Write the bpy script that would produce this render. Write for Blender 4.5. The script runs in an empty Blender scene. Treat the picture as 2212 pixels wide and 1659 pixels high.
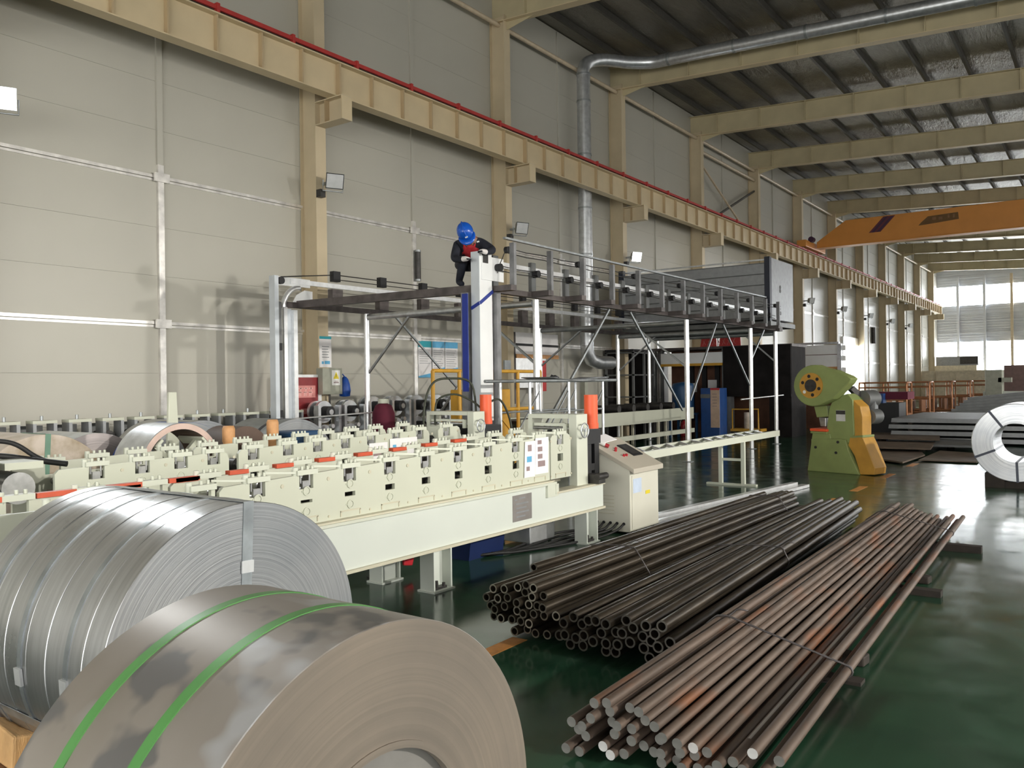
import bpy, bmesh, math, random
from mathutils import Vector, Matrix
random.seed(7)
scene = bpy.context.scene
C = scene.collection
PI = math.pi
# ---------------------------------------------------------------- camera
FPX, CAMH, ROLL = 1800.0, 1.7, 0.013
TH = math.atan(1299/FPX)
FW = Vector((-math.sin(TH), math.cos(TH), 0)); RT = Vector((math.cos(TH), math.sin(TH), 0)); UP = Vector((0, 0, 1))
cam = bpy.data.cameras.new('camera'); cam.sensor_width = 36; cam.lens = FPX/2212*36; cam.clip_end = 300
camo = bpy.data.objects.new('camera', cam); C.objects.link(camo)
cx_ = (RT*math.cos(ROLL) - UP*math.sin(ROLL)); cy_ = (RT*math.sin(ROLL) + UP*math.cos(ROLL)); cz_ = -FW
camo.matrix_world = Matrix(((cx_.x, cy_.x, cz_.x, 0), (cx_.y, cy_.y, cz_.y, 0), (cx_.z, cy_.z, cz_.z, CAMH), (0, 0, 0, 1)))
scene.camera = camo
# ---------------------------------------------------------------- world, exposure
w = bpy.data.worlds.new('overcast_sky'); scene.world = w; w.use_nodes = True
w.node_tree.nodes['Background'].inputs[0].default_value = (.82, .9, 1, 1)
w.node_tree.nodes['Background'].inputs[1].default_value = 4.0
scene.view_settings.view_transform = 'Standard'; scene.view_settings.look = 'None'
scene.view_settings.gamma = 1; scene.view_settings.use_curve_mapping = False
scene.view_settings.exposure = 0.0
WIN_UP, WIN_LOW, WIN_END, WIN_BACK = 1.2, 2.4, 15.0, 9.0
LAMP_R, LAMP_L, SPOT_R, SPOT_L = 5200, 700, .92, 2.3   # flood lamps on the right and left columns        # brightness of the window bands

# ---------------------------------------------------------------- helpers
def at(px, py, x=None, y=None, z=None, d=None):
    """point of the place seen at a pixel of the photograph, on the plane x=, y=, z= or at depth d"""
    dx, dy = px-1106, py-829.5
    a, b = dx-ROLL*dy, dx*ROLL+dy
    v = FW + RT*(a/FPX) - UP*(b/FPX)
    if x is not None: t = x/v.x
    elif y is not None: t = y/v.y
    elif z is not None: t = (z-CAMH)/v.z
    else: t = d
    return Vector((v.x*t, v.y*t, v.z*t+CAMH))

class MB:
    def __init__(s): s.v = []; s.f = []; s.s = []; s.m = []
    def add(s, vs, fs, smooth=False, mi=0):
        o = len(s.v); s.v += [tuple(p) for p in vs]
        for f in fs: s.f.append(tuple(i+o for i in f)); s.s.append(smooth); s.m.append(mi)
        return s
    def box(s, x0, x1, y0, y1, z0, z1, mi=0):
        vs = [(x, y, z) for x in (x0, x1) for y in (y0, y1) for z in (z0, z1)]
        return s.add(vs, [(0,1,3,2),(4,6,7,5),(0,4,5,1),(2,3,7,6),(0,2,6,4),(1,5,7,3)], mi=mi)
    def bar(s, p, q, w, h, up=(0,0,1), mi=0):
        p = Vector(p); q = Vector(q); d = (q-p).normalized(); u = Vector(up)
        a = d.cross(u)
        if a.length < 1e-4: a = d.cross(Vector((1,0,0)))
        a.normalize(); b = a.cross(d); a *= w/2; b *= h/2
        vs = [p-a-b, p+a-b, p+a+b, p-a+b, q-a-b, q+a-b, q+a+b, q-a+b]
        return s.add(vs, [(0,1,2,3),(7,6,5,4),(0,4,5,1),(1,5,6,2),(2,6,7,3),(3,7,4,0)], mi=mi)
    def cyl(s, p, q, r, n=16, r2=None, cap=True, mi=0):
        p = Vector(p); q = Vector(q); r2 = r if r2 is None else r2
        d = (q-p).normalized(); a = d.cross(Vector((0,0,1)))
        if a.length < 1e-3: a = Vector((1,0,0))
        a.normalize(); b = d.cross(a)
        vs = []
        for i in range(n):
            t = 2*PI*i/n; e = a*math.cos(t)+b*math.sin(t); vs += [p+e*r, q+e*r2]
        s.add(vs, [(2*i, 2*((i+1)%n), 2*((i+1)%n)+1, 2*i+1) for i in range(n)], True, mi)
        if cap:
            s.add(vs[0::2], [tuple(range(n))[::-1]], False, mi); s.add(vs[1::2], [tuple(range(n))], False, mi)
        return s
    def ring(s, p, q, r0, r1, n=24, mi=0):
        """hollow tube: inner radius r0, outer r1"""
        p = Vector(p); q = Vector(q); d = (q-p).normalized(); a = d.cross(Vector((0,0,1)))
        if a.length < 1e-3: a = Vector((1,0,0))
        a.normalize(); b = d.cross(a)
        E_ = [a*math.cos(2*PI*i/n)+b*math.sin(2*PI*i/n) for i in range(n)]
        vs = [p+e*r1 for e in E_]+[q+e*r1 for e in E_]+[p+e*r0 for e in E_]+[q+e*r0 for e in E_]
        J = [(i+1) % n for i in range(n)]
        s.add(vs, [(i, J[i], n+J[i], n+i) for i in range(n)], True, mi)
        s.add(vs, [(2*n+i, 3*n+i, 3*n+J[i], 2*n+J[i]) for i in range(n)], True, mi)
        s.add(vs, [(i, 2*n+i, 2*n+J[i], J[i]) for i in range(n)]+[(n+i, n+J[i], 3*n+J[i], 3*n+i) for i in range(n)], False, mi)
        return s
    def tube(s, pts, r, n=8, closed=False, mi=0):
        P = [Vector(p) for p in pts]; k = len(P); vs = []; pa = None
        for i, p in enumerate(P):
            d = (P[(i+1) % k]-P[i-1]) if closed else (P[min(i+1, k-1)]-P[max(i-1, 0)])
            d.normalize()
            if pa is None:
                a = d.cross(Vector((0,0,1)))
                if a.length < .05: a = d.cross(Vector((1,0,0)))
            else: a = pa-d*pa.dot(d)
            a.normalize(); pa = a; b = d.cross(a)
            vs += [p+(a*math.cos(2*PI*j/n)+b*math.sin(2*PI*j/n))*r for j in range(n)]
        fs = []
        for i in range(k if closed else k-1):
            o, o2 = i*n, ((i+1) % k)*n
            fs += [(o+j, o+(j+1) % n, o2+(j+1) % n, o2+j) for j in range(n)]
        s.add(vs, fs, True, mi)
        if not closed: s.add(vs[:n], [tuple(range(n))[::-1]], mi=mi); s.add(vs[-n:], [tuple(range(n))], mi=mi)
        return s
    def prism(s, poly, a, b, mi=0):
        """poly: list of 3D points; extruded from poly+a to poly+b"""
        n = len(poly); a = Vector(a); b = Vector(b); P = [Vector(p) for p in poly]
        vs = [p+a for p in P]+[p+b for p in P]
        return s.add(vs, [tuple(range(n)), tuple(range(2*n-1, n-1, -1))]+[(i, n+i, n+(i+1) % n, (i+1) % n) for i in range(n)], mi=mi)
    def lathe(s, c, axis, prof, n=24, mi=0, smooth=True):
        """prof: list of (r, h) along axis from c"""
        c = Vector(c); d = Vector(axis).normalized(); a = d.cross(Vector((0,0,1)))
        if a.length < 1e-3: a = Vector((1,0,0))
        a.normalize(); b = d.cross(a); k = len(prof); vs = []
        for r, h in prof:
            vs += [c+d*h+(a*math.cos(2*PI*j/n)+b*math.sin(2*PI*j/n))*r for j in range(n)]
        return s.add(vs, [(i*n+j, i*n+(j+1) % n, (i+1)*n+(j+1) % n, (i+1)*n+j) for i in range(k-1) for j in range(n)], smooth, mi)
    def build(s, name, mat, parent=None, origin=None, bev=0):
        o0 = ORG.get(parent.name, Vector((0,0,0))) if parent else Vector(origin or (0,0,0))
        me = bpy.data.meshes.new(name)
        me.from_pydata([(p[0]-o0.x, p[1]-o0.y, p[2]-o0.z) for p in s.v], [], s.f)
        me.polygons.foreach_set('use_smooth', s.s)
        ms = mat if isinstance(mat, (list, tuple)) else [mat]
        for m_ in ms: me.materials.append(M[m_] if isinstance(m_, str) else m_)
        if len(ms) > 1: me.polygons.foreach_set('material_index', s.m)
        bm = bmesh.new(); bm.from_mesh(me); bmesh.ops.recalc_face_normals(bm, faces=bm.faces); bm.to_mesh(me); bm.free()
        ob = bpy.data.objects.new(name, me); C.objects.link(ob)
        if parent: ob.parent = parent; ORG[ob.name] = o0
        else: ob.location = o0; ORG[ob.name] = o0
        if bev:
            b = ob.modifiers.new('bevel', 'BEVEL'); b.width = bev; b.segments = 2; b.limit_method = 'ANGLE'; b.angle_limit = .6
        return ob
ORG = {}
def tag(o, label=None, cat=None, group=None, kind=None):
    if label: o['label'] = label
    if cat: o['category'] = cat
    if group: o['group'] = group
    if kind: o['kind'] = kind
    return o
def thing(name, label, cat, loc=(0,0,0), rz=0, group=None, kind=None):
    o = bpy.data.objects.new(name, None); C.objects.link(o); o.location = loc; o.rotation_euler.z = rz
    o.empty_display_size = .2; ORG[o.name] = Vector((0,0,0)) if rz or True else Vector(loc)
    return tag(o, label, cat, group, kind)
def wthing(name, label, cat, loc=(0,0,0), group=None, kind=None):
    """thing whose parts are written in world coordinates"""
    o = thing(name, label, cat, loc, 0, group, kind); ORG[o.name] = Vector(loc); return o
def copy_tree(o, parent=None):
    c = o.copy(); C.objects.link(c); c.parent = parent
    for ch in list(o.children): copy_tree(ch, c)
    return c
ORD = ['first','second','third','fourth','fifth','sixth','seventh','eighth','ninth','tenth','eleventh','twelfth','thirteenth','fourteenth','fifteenth','sixteenth','seventeenth','eighteenth','nineteenth','twentieth','twenty-first','twenty-second','twenty-third','twenty-fourth','twenty-fifth','twenty-sixth','twenty-seventh']

# ---------------------------------------------------------------- materials
M = {}
def mat(name, col, rough=.5, metal=0, var=.12, scale=6, bump=0, bscale=40, emit=0, ecol=None, col2=None, thr=None, spec=None, coat=0, stretch=None, wear=0):
    m = bpy.data.materials.new(name); m.use_nodes = True; nt = m.node_tree; b = nt.nodes['Principled BSDF']
    b.inputs['Roughness'].default_value = rough; b.inputs['Metallic'].default_value = metal
    if spec is not None: b.inputs['Specular IOR Level'].default_value = spec
    if coat: b.inputs['Coat Weight'].default_value = coat; b.inputs['Coat Roughness'].default_value = .1
    c = Vector(col)
    tc = nt.nodes.new('ShaderNodeTexCoord'); mp = nt.nodes.new('ShaderNodeMapping'); nt.links.new(tc.outputs['Object'], mp.inputs[0])
    if stretch: mp.inputs['Scale'].default_value = stretch
    nz = nt.nodes.new('ShaderNodeTexNoise'); nz.inputs['Scale'].default_value = scale; nz.inputs['Detail'].default_value = 5
    nt.links.new(mp.outputs[0], nz.inputs['Vector'])
    cr = nt.nodes.new('ShaderNodeValToRGB')
    lo = Vector(col2) if col2 else c*(1-var); hi = c if col2 else c*(1+var)
    t0, t1 = thr if thr else (.3, .7)
    cr.color_ramp.elements[0].position = t0; cr.color_ramp.elements[1].position = t1
    cr.color_ramp.elements[0].color = (*[min(1, max(0, k)) for k in lo], 1); cr.color_ramp.elements[1].color = (*[min(1, max(0, k)) for k in hi], 1)
    nt.links.new(nz.outputs['Fac'], cr.inputs[0]); nt.links.new(cr.outputs[0], b.inputs['Base Color'])
    if bump:
        n2 = nt.nodes.new('ShaderNodeTexNoise'); n2.inputs['Scale'].default_value = bscale; n2.inputs['Detail'].default_value = 3
        nt.links.new(mp.outputs[0], n2.inputs['Vector'])
        bp = nt.nodes.new('ShaderNodeBump'); bp.inputs['Strength'].default_value = bump; bp.inputs['Distance'].default_value = .02
        nt.links.new(n2.outputs['Fac'], bp.inputs['Height']); nt.links.new(bp.outputs[0], b.inputs['Normal'])
    if emit:
        b.inputs['Emission Color'].default_value = (*(ecol or col), 1); b.inputs['Emission Strength'].default_value = emit
    M[name] = m; return m
mat('panel', (.46,.445,.385), .38, 0, .03, .8)
mat('panel_end', (.56,.58,.62), .5, 0, .05, 1)
mat('column_paint', (.56,.465,.31), .5, 0, .06, 2)
mat('girder_paint', (.60,.49,.31), .5, 0, .06, 2)
mat('girder_rib', (.45,.34,.20), .55, 0, .06, 2)
mat('rafter_paint', (.50,.43,.27), .5, 0, .08, 2)
mat('strut_paint', (.55,.45,.32), .5)
mat('purlin', (.085,.08,.07), .5, .3)
mat('red_rail', (.42,.035,.03), .5)
mat('galv', (.62,.64,.66), .36, .85, .15, 9, .05, 60)
mat('galv_bright', (.82,.83,.84), .28, .7, .1, 9)
mat('galv_dull', (.36,.38,.39), .45, .8, .15, 9)
mat('strip_metal', (.75,.73,.70), .3, .6, .25, 5)
mat('crane_orange', (.66,.27,.05), .45, 0, .05, 2)
mat('purple', (.05,.015,.05), .5)
mat('stripe_red', (.12,.02,.035), .5)
mat('mark_pale', (.22,.115,.05), .6)
mat('dark_text', (.15,.075,.02), .6)
mat('white_pane', (.9,.93,1), .4, emit=WIN_END, ecol=(.93,.97,1))
mat('pane_back', (.9,.93,1), .4, emit=WIN_BACK, ecol=(1,.985,.95))
mat('pane_up', (.9,.93,1), .4, emit=WIN_UP, ecol=(1,.985,.96))
mat('pane_low', (.9,.93,1), .4, emit=WIN_LOW, ecol=(1,.985,.95))
mat('cream', (.56,.575,.47), .42, 0, .03, 2)
mat('cream2', (.61,.63,.53), .42, 0, .03, 2)
mat('cream_white', (.62,.655,.60), .42, 0, .02, 2)
mat('cream_edge', (.55,.52,.40), .5, 0, .05, 3)
mat('console', (.66,.645,.55), .45, 0, .03, 3)
mat('console_top', (.50,.46,.38), .4, 0, .03, 3)
mat('steel', (.45,.45,.45), .3, .9, .2, 15)
mat('dark_steel', (.055,.052,.05), .45, .5, .3, 10)
mat('black', (.012,.012,.014), .55)
mat('rubber', (.02,.018,.017), .7)
mat('navy', (.012,.014,.024), .8, 0, .25, 20)
mat('orange', (.85,.11,.03), .42, 0, .03, 4)
mat('orange_dull', (.60,.09,.035), .5)
mat('dark_beam', (.10,.085,.082), .55, .3, .35, 6)
mat('grey_post', (.20,.20,.205), .5, .3, .25, 6)
mat('white_post', (.83,.84,.84), .4, 0, .03, 3)
mat('pale_post', (.60,.64,.68), .38, .3, .08, 3)
mat('white', (.85,.85,.83), .5, 0, .03)
mat('paper', (.86,.84,.84), .7, 0, .03)
mat('print_grey', (.30,.22,.22), .7)
mat('print_blue', (.12,.42,.68), .6)
mat('print_teal', (.03,.35,.42), .6)
mat('nameplate', (.27,.25,.235), .45, .4)
mat('blue', (.01,.045,.22), .5, 0, .2, 8)
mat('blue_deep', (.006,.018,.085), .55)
mat('blue_bag', (.012,.07,.34), .5)
mat('blue_strap', (.01,.03,.25), .5)
mat('blue_tank', (.012,.06,.15), .45, 0, .15, 5)
mat('blue_cab', (.012,.06,.22), .45)
mat('helmet', (.008,.09,.48), .22, 0, .05)
mat('vest', (.42,.018,.025), .8, 0, .15, 30)
mat('skin', (.38,.2,.13), .6)
mat('glove', (.78,.74,.72), .8)
mat('hydrant_red', (.27,.03,.035), .35)
mat('hydrant_label', (.72,.28,.26), .5)
mat('hydrant_pale', (.80,.45,.42), .5)
mat('core_grey', (.215,.205,.19), .6, .1)
mat('burgundy', (.115,.012,.03), .85)
mat('mauve', (.24,.16,.15), .7)
mat('elec_box', (.36,.37,.30), .45)
mat('yellow_sign', (.75,.6,.03), .5)
mat('yellow', (.62,.33,.035), .5, 0, .1)
mat('dark_yellow', (.52,.27,.04), .5, 0, .12, 5)
mat('press_green', (.25,.30,.105), .45, 0, .12, 3, wear=1)
mat('press_dark', (.02,.02,.02), .6)
mat('wood', (.55,.33,.14), .7, 0, .25, 4, .3, 30, stretch=(1,6,1))
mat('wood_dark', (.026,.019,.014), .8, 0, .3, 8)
mat('orange_wood', (.60,.31,.13), .6, 0, .15, 12)
mat('brown_coil', (.10,.062,.045), .6)
mat('copper', (.42,.19,.09), .4, .3, .25, 4)
mat('rust_frame', (.26,.12,.06), .5, .2, .25, 4)
mat('plate_grey', (.16,.165,.165), .5, .5, .15, 4)
mat('plate_edge', (.30,.31,.32), .45, .4, .1, 8)
mat('rusty_sheet', (.155,.115,.085), .6, .3, .3, 3)
mat('booth_black', (.014,.012,.012), .75, 0, .4, 3, .3, 6, spec=.15)
mat('booth_brown', (.13,.055,.03), .7, 0, .3, 3)
mat('ext_red', (.45,.02,.03), .35)
mat('banner_red', (.62,.06,.06), .6)
mat('partition', (.66,.58,.44), .6)
mat('hyd_hose', (.03,.035,.02), .6)
mat('green_strap', (.085,.265,.07), .42, 0, .12, 6)
mat('strap_steel', (.35,.38,.40), .3, .8, .3, 8)
mat('dark_strap', (.03,.035,.05), .4, .4)
mat('wrap_film', (.55,.47,.40), .35, 0, .18, 5, col2=(.33,.26,.17), thr=(.33,.6))
mat('film_green', (.12,.24,.17), .5)
mat('floor_mark', (.52,.22,.05), .5, 0, .2, 12)
mat('tarnish', (.20,.10,.05), .5, .3, .2, 9)
mat('wire', (.10,.09,.09), .5, .5)
mat('lens_grey', (.45,.46,.46), .3, .3)
mat('cable', (.012,.012,.012), .6)

def lamp_mat(name, col, s):
    m = bpy.data.materials.new(name); m.use_nodes = True; nt = m.node_tree; nt.nodes.clear()
    e = nt.nodes.new('ShaderNodeEmission'); e.inputs[0].default_value = (*col, 1); e.inputs[1].default_value = s
    o = nt.nodes.new('ShaderNodeOutputMaterial'); nt.links.new(e.outputs[0], o.inputs[0]); M[name] = m
lamp_mat('lamp_on', (.95, .98, 1), 60)

def nodes_of(name, rough, metal):
    m = bpy.data.materials.new(name); m.use_nodes = True; nt = m.node_tree; b = nt.nodes['Principled BSDF']
    b.inputs['Roughness'].default_value = rough; b.inputs['Metallic'].default_value = metal; M[name] = m
    return m, nt, b
def N(nt, t, **k):
    n = nt.nodes.new('ShaderNode'+t)
    for a, v in k.items():
        if a in n.inputs: n.inputs[a].default_value = v
        else: setattr(n, a, v)
    return n
def ramp(nt, src, stops):
    r = nt.nodes.new('ShaderNodeValToRGB'); el = r.color_ramp.elements
    while len(el) < len(stops): el.new(.5)
    for e, (p, c) in zip(el, stops): e.position = p; e.color = (*c, 1)
    nt.links.new(src, r.inputs[0]); return r
def noise(nt, scale, detail=5, stretch=None, rough=.5, world=False):
    tc = N(nt, 'NewGeometry') if world else N(nt, 'TexCoord'); mp = N(nt, 'Mapping')
    if stretch: mp.inputs['Scale'].default_value = stretch
    nt.links.new(tc.outputs['Position' if world else 'Object'], mp.inputs[0])
    n = N(nt, 'TexNoise', Scale=scale, Detail=detail, Roughness=rough); nt.links.new(mp.outputs[0], n.inputs['Vector']); return n
def mix(nt, fac, a, b, mode='MIX'):
    n = nt.nodes.new('ShaderNodeMix'); n.data_type = 'RGBA'; n.blend_type = mode
    if isinstance(fac, (int, float)): n.inputs[0].default_value = fac
    else: nt.links.new(fac, n.inputs[0])
    for s_, v in ((6, a), (7, b)):
        if isinstance(v, tuple): n.inputs[s_].default_value = (*v, 1)
        else: nt.links.new(v, n.inputs[s_])
    return n.outputs[2]
# floor: green epoxy, worn and dusty
m, nt, b = nodes_of('floor_epoxy', .18, 0)
n1 = noise(nt, .45, 6); n2 = noise(nt, 3.0, 6); n3 = noise(nt, .9, 4, (1, .35, 1))
green = ramp(nt, n2.outputs['Fac'], [(.3, (.014,.045,.026)), (.7, (.022,.072,.038))])
dust = ramp(nt, n1.outputs['Fac'], [(.50, (0,0,0)), (.72, (1,1,1))])
c1 = mix(nt, dust.outputs[0], green.outputs[0], (.05,.057,.048))
oil = ramp(nt, n3.outputs['Fac'], [(.33, (1,1,1)), (.40, (0,0,0))])
nt.links.new(mix(nt, oil.outputs[0], c1, (.010,.016,.012)), b.inputs['Base Color'])
rr = ramp(nt, n2.outputs['Fac'], [(.3, (.10,.10,.10)), (.75, (.24,.24,.24))]); nt.links.new(rr.outputs[0], b.inputs['Roughness'])
n4 = noise(nt, 1.3, 4); bp = N(nt, 'Bump', Strength=.05, Distance=.05); nt.links.new(n4.outputs['Fac'], bp.inputs['Height']); nt.links.new(bp.outputs[0], b.inputs['Normal'])
# ceiling: crinkled foil insulation
m, nt, b = nodes_of('foil', .38, .75)
n1 = noise(nt, 1.2, 6, (1, .35, 1)); n2 = noise(nt, 3.5, 5, (1.6, .4, 1), .65)
r1 = ramp(nt, n1.outputs['Fac'], [(.3, (.20,.185,.16)), (.7, (.34,.32,.28))]); nt.links.new(r1.outputs[0], b.inputs['Base Color'])
bp = N(nt, 'Bump', Strength=.55, Distance=.12); nt.links.new(n2.outputs['Fac'], bp.inputs['Height']); nt.links.new(bp.outputs[0], b.inputs['Normal'])
# corrugated cladding of the end wall
# coil end faces: windings as fine concentric rings round the local x axis
def ringmat(name, c0, c1, rough, metal, freq, axis='x', strength=.35):
    m, nt, b = nodes_of(name, rough, metal)
    tc = N(nt, 'TexCoord'); sp = N(nt, 'SeparateXYZ'); nt.links.new(tc.outputs['Object'], sp.inputs[0])
    a_, b_ = ('Y', 'Z') if axis == 'x' else ('X', 'Z')
    cb = N(nt, 'CombineXYZ'); nt.links.new(sp.outputs[a_], cb.inputs[0]); nt.links.new(sp.outputs[b_], cb.inputs[1])
    ln = N(nt, 'VectorMath', operation='LENGTH'); nt.links.new(cb.outputs[0], ln.inputs[0])
    n0 = N(nt, 'TexNoise', Scale=freq, Detail=3, Roughness=.7); n0.noise_dimensions = '1D'; nt.links.new(ln.outputs['Value'], n0.inputs['W'])
    nn = noise(nt, 2.2, 5)
    r1 = ramp(nt, n0.outputs['Fac'], [(.35, c0), (.65, c1)])
    r2 = ramp(nt, nn.outputs['Fac'], [(.3, (.75,.75,.75)), (.7, (1.1,1.05,1.0))])
    nt.links.new(mix(nt, 1.0, r1.outputs[0], r2.outputs[0], 'MULTIPLY'), b.inputs['Base Color'])
    bp = N(nt, 'Bump', Strength=strength, Distance=.004); nt.links.new(n0.outputs['Fac'], bp.inputs['Height']); nt.links.new(bp.outputs[0], b.inputs['Normal'])
ringmat('coil_end_silver', (.275,.295,.315), (.36,.38,.40), .5, .35, 90)
ringmat('coil_end_grey', (.205,.178,.148), (.235,.203,.168), .6, .2, 45, strength=.08)
ringmat('coil_end_pale', (.55,.50,.50), (.68,.62,.62), .5, .2, 70)
ringmat('coil_end_bright', (.34,.36,.38), (.42,.44,.46), .28, .85, 40, axis='y', strength=.12)
# silver sheet round the slit coil: fine brushed grain round the circumference
m, nt, b = nodes_of('coil_silver', .3, .92)
n1 = noise(nt, 5, 5, (9, .6, .6)); n2 = noise(nt, 2.2, 5)
r1 = ramp(nt, n1.outputs['Fac'], [(.3, (.46,.47,.48)), (.7, (.60,.61,.62))]); r2 = ramp(nt, n2.outputs['Fac'], [(.35, (.8,.8,.8)), (.65, (1,1,1))])
nt.links.new(mix(nt, 1.0, r1.outputs[0], r2.outputs[0], 'MULTIPLY'), b.inputs['Base Color'])
r3 = ramp(nt, n2.outputs['Fac'], [(.3, (.24,.24,.24)), (.7, (.42,.42,.42))]); nt.links.new(r3.outputs[0], b.inputs['Roughness'])
# hot rolled coil: brown-grey with darker oil stains and paler rubbed patches
m, nt, b = nodes_of('coil_hot', .45, .45)
n1 = noise(nt, 1.6, 4); n2 = noise(nt, 4.2, 3); n3 = noise(nt, 3.1, 2, (1, 1.6, 1))
r1 = ramp(nt, n1.outputs['Fac'], [(.35, (.27,.24,.205)), (.65, (.36,.33,.30))])
r2 = ramp(nt, n2.outputs['Fac'], [(.57, (0,0,0)), (.63, (1,1,1))]); r3 = ramp(nt, n3.outputs['Fac'], [(.37, (1,1,1)), (.43, (0,0,0))])
c1 = mix(nt, r2.outputs[0], r1.outputs[0], (.17,.165,.16)); c2 = mix(nt, r3.outputs[0], c1, (.42,.42,.42))
nt.links.new(c2, b.inputs['Base Color'])
# black steel pipes and rusty round bars
m, nt, b = nodes_of('pipe_black', .34, .75)
n1 = noise(nt, 14, 4, (1, .18, 1), .5, True); r1 = ramp(nt, n1.outputs['Fac'], [(.3, (.045,.036,.027)), (.7, (.115,.092,.066))]); nt.links.new(r1.outputs[0], b.inputs['Base Color'])
m, nt, b = nodes_of('pipe_end', .4, .6)
n1 = noise(nt, 9, 3); r1 = ramp(nt, n1.outputs['Fac'], [(.3, (.11,.10,.085)), (.7, (.24,.22,.18))]); nt.links.new(r1.outputs[0], b.inputs['Base Color'])
m, nt, b = nodes_of('pipe_end_bright', .4, .4)
n1 = noise(nt, 9, 3); r1 = ramp(nt, n1.outputs['Fac'], [(.3, (.28,.26,.22)), (.7, (.45,.42,.35))]); nt.links.new(r1.outputs[0], b.inputs['Base Color'])
mat('pipe_end_dark', (.085,.078,.066), .4, .6, .3, 12)
m, nt, b = nodes_of('bar_rust', .55, .35)
n1 = noise(nt, 16, 4, (1, .2, 1), .5, True); n2 = noise(nt, 4.0, 3, (1, .32, 1), .5, True)
r1 = ramp(nt, n1.outputs['Fac'], [(.3, (.100,.074,.058)), (.7, (.175,.128,.100))]); r2 = ramp(nt, n2.outputs['Fac'], [(.56, (0,0,0)), (.70, (1,1,1))])
nt.links.new(mix(nt, r2.outputs[0], r1.outputs[0], (.22,.095,.048)), b.inputs['Base Color'])
mat('bar_end', (.23,.225,.21), .5, .3, .2, 12)
mat('bar_end_white', (.72,.71,.70), .5, .2, .1, 12)
mat('bar_stripe', (.46,.42,.38), .5, .2, .15, 12)

# ---------------------------------------------------------------- the hall
XW = -12.45                       # inner face of the left wall
YE = 81.0; YB = -12.0; XR = 12.0
def roofz(x): return 11.52-.058*(x-XW)
COLY = [4.6+6*k for k in range(13)]
fl = tag(MB().box(XW-.4, XR+.4, YB-.4, YE+.4, -.2, 0).build('floor', 'floor_epoxy'), kind='structure')
for y0 in (-.9, 1.4, 3.58, 6.6, 9.05, 10.45, 11.68, 13.3, 15.4, 17.6, 20.2):
    L = .95 if y0 < 5 else .7
    MB().box(-3.29, -3.17, y0, y0+L, 0, .002).build('floor_mark', 'floor_mark', fl)
wl = tag(MB().box(XW-.4, XW-.06, YB, YE, 0, 11.9).build('wall_left', 'panel'), kind='structure')
wb = tag(wthing('wall_back', None, None, (0, YB, 0)), kind='structure')
for a_, b_, c_, d_ in ((XW-.4, -9, 0, 11.9), (XR-.5, XR+.4, 0, 11.9), (-9, XR-.5, 0, .6), (-9, XR-.5, 5.2, 11.9)): MB().box(a_, b_, YB-.4, YB, c_, d_).build('cladding', 'panel', wb)
wd = tag(wthing('window_5', None, None, (0, YB, .6)), kind='structure')
for k in range(8): MB().box(-9+2.56*k+.04, -9+2.56*(k+1)-.04, YB-.14, YB-.12, .6, 5.2).build('pane', 'pane_back', wd)
for k in range(9): MB().box(-9+2.56*k-.04, -9+2.56*k+.04, YB-.2, YB-.05, .6, 5.2).build('mullion', 'column_paint', wd)
# sandwich panels of the left wall
ROWS = [0, .38, 1.163, 1.947, 2.73, 3.513, 4.297, 5.08, 5.863, 6.647, 7.43, 8.213, 8.997, 9.78, 10.563, 11.5]
shared = {}
for k in range(15):
    y0 = 1.6+3*k
    for r in range(len(ROWS)-1):
        z0, z1 = ROWS[r], ROWS[r+1]; key = round(z1-z0, 3)
        if key not in shared:
            o = MB().box(0, .06, .002, 2.998, .0015, z1-z0-.0015).build('wall_panel', 'panel', wl); shared[key] = o.data
            bv = o.modifiers.new('bevel', 'BEVEL'); bv.width = .003; bv.segments = 1
        else:
            o = bpy.data.objects.new('wall_panel', shared[key]); C.objects.link(o); o.parent = wl
        o.location = (XW-.06, y0, z0)
mb = MB()
for r in range(len(ROWS)-1):
    mb.box(XW-.06, XW, 46.604, YE-.05, ROWS[r]+.004, ROWS[r+1]-.004)
    mb.box(XW-.06, XW, YB+.05, 1.596, ROWS[r]+.004, ROWS[r+1]-.004)
tag(mb.build('wall_panel_run', 'panel', wl), kind='stuff')
# metal cover strips on the wall: two rails and a post at mid bay
tn = 0
for k in range(13):
    y0 = 1.6+6*k
    tn += 1
    t = tag(wthing('trim_%d' % tn, None, None, (XW, y0, 0)), kind='structure')
    MB().box(XW, XW+.05, y0-.05, y0+.05, 0, 5.3).build('lower_post', 'strip_metal', t)
    MB().box(XW, XW+.04, y0-.05, y0+.05, 5.3, 11.45).build('upper_post', 'panel', t)
    for zz in (5.08, 2.73):
        MB().box(XW+.05, XW+.09, y0-.13, y0+.13, zz-.06, zz+.08).build('bracket', 'strip_metal', t)
for z in (2.73, 5.08):
    tn += 1
    t = tag(wthing('trim_%d' % tn, None, None, (XW, 0, z)), kind='structure')
    for k in range(27):
        y0 = -1.4+3*k
        MB().box(XW, XW+.028, y0+.09, y0+2.91, z+.002, z+.05).build('upper_lip', 'strip_metal', t)
        MB().box(XW, XW+.02, y0+.09, y0+2.91, z-.045, z-.012).build('lower_lip', 'strip_metal', t)
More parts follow.
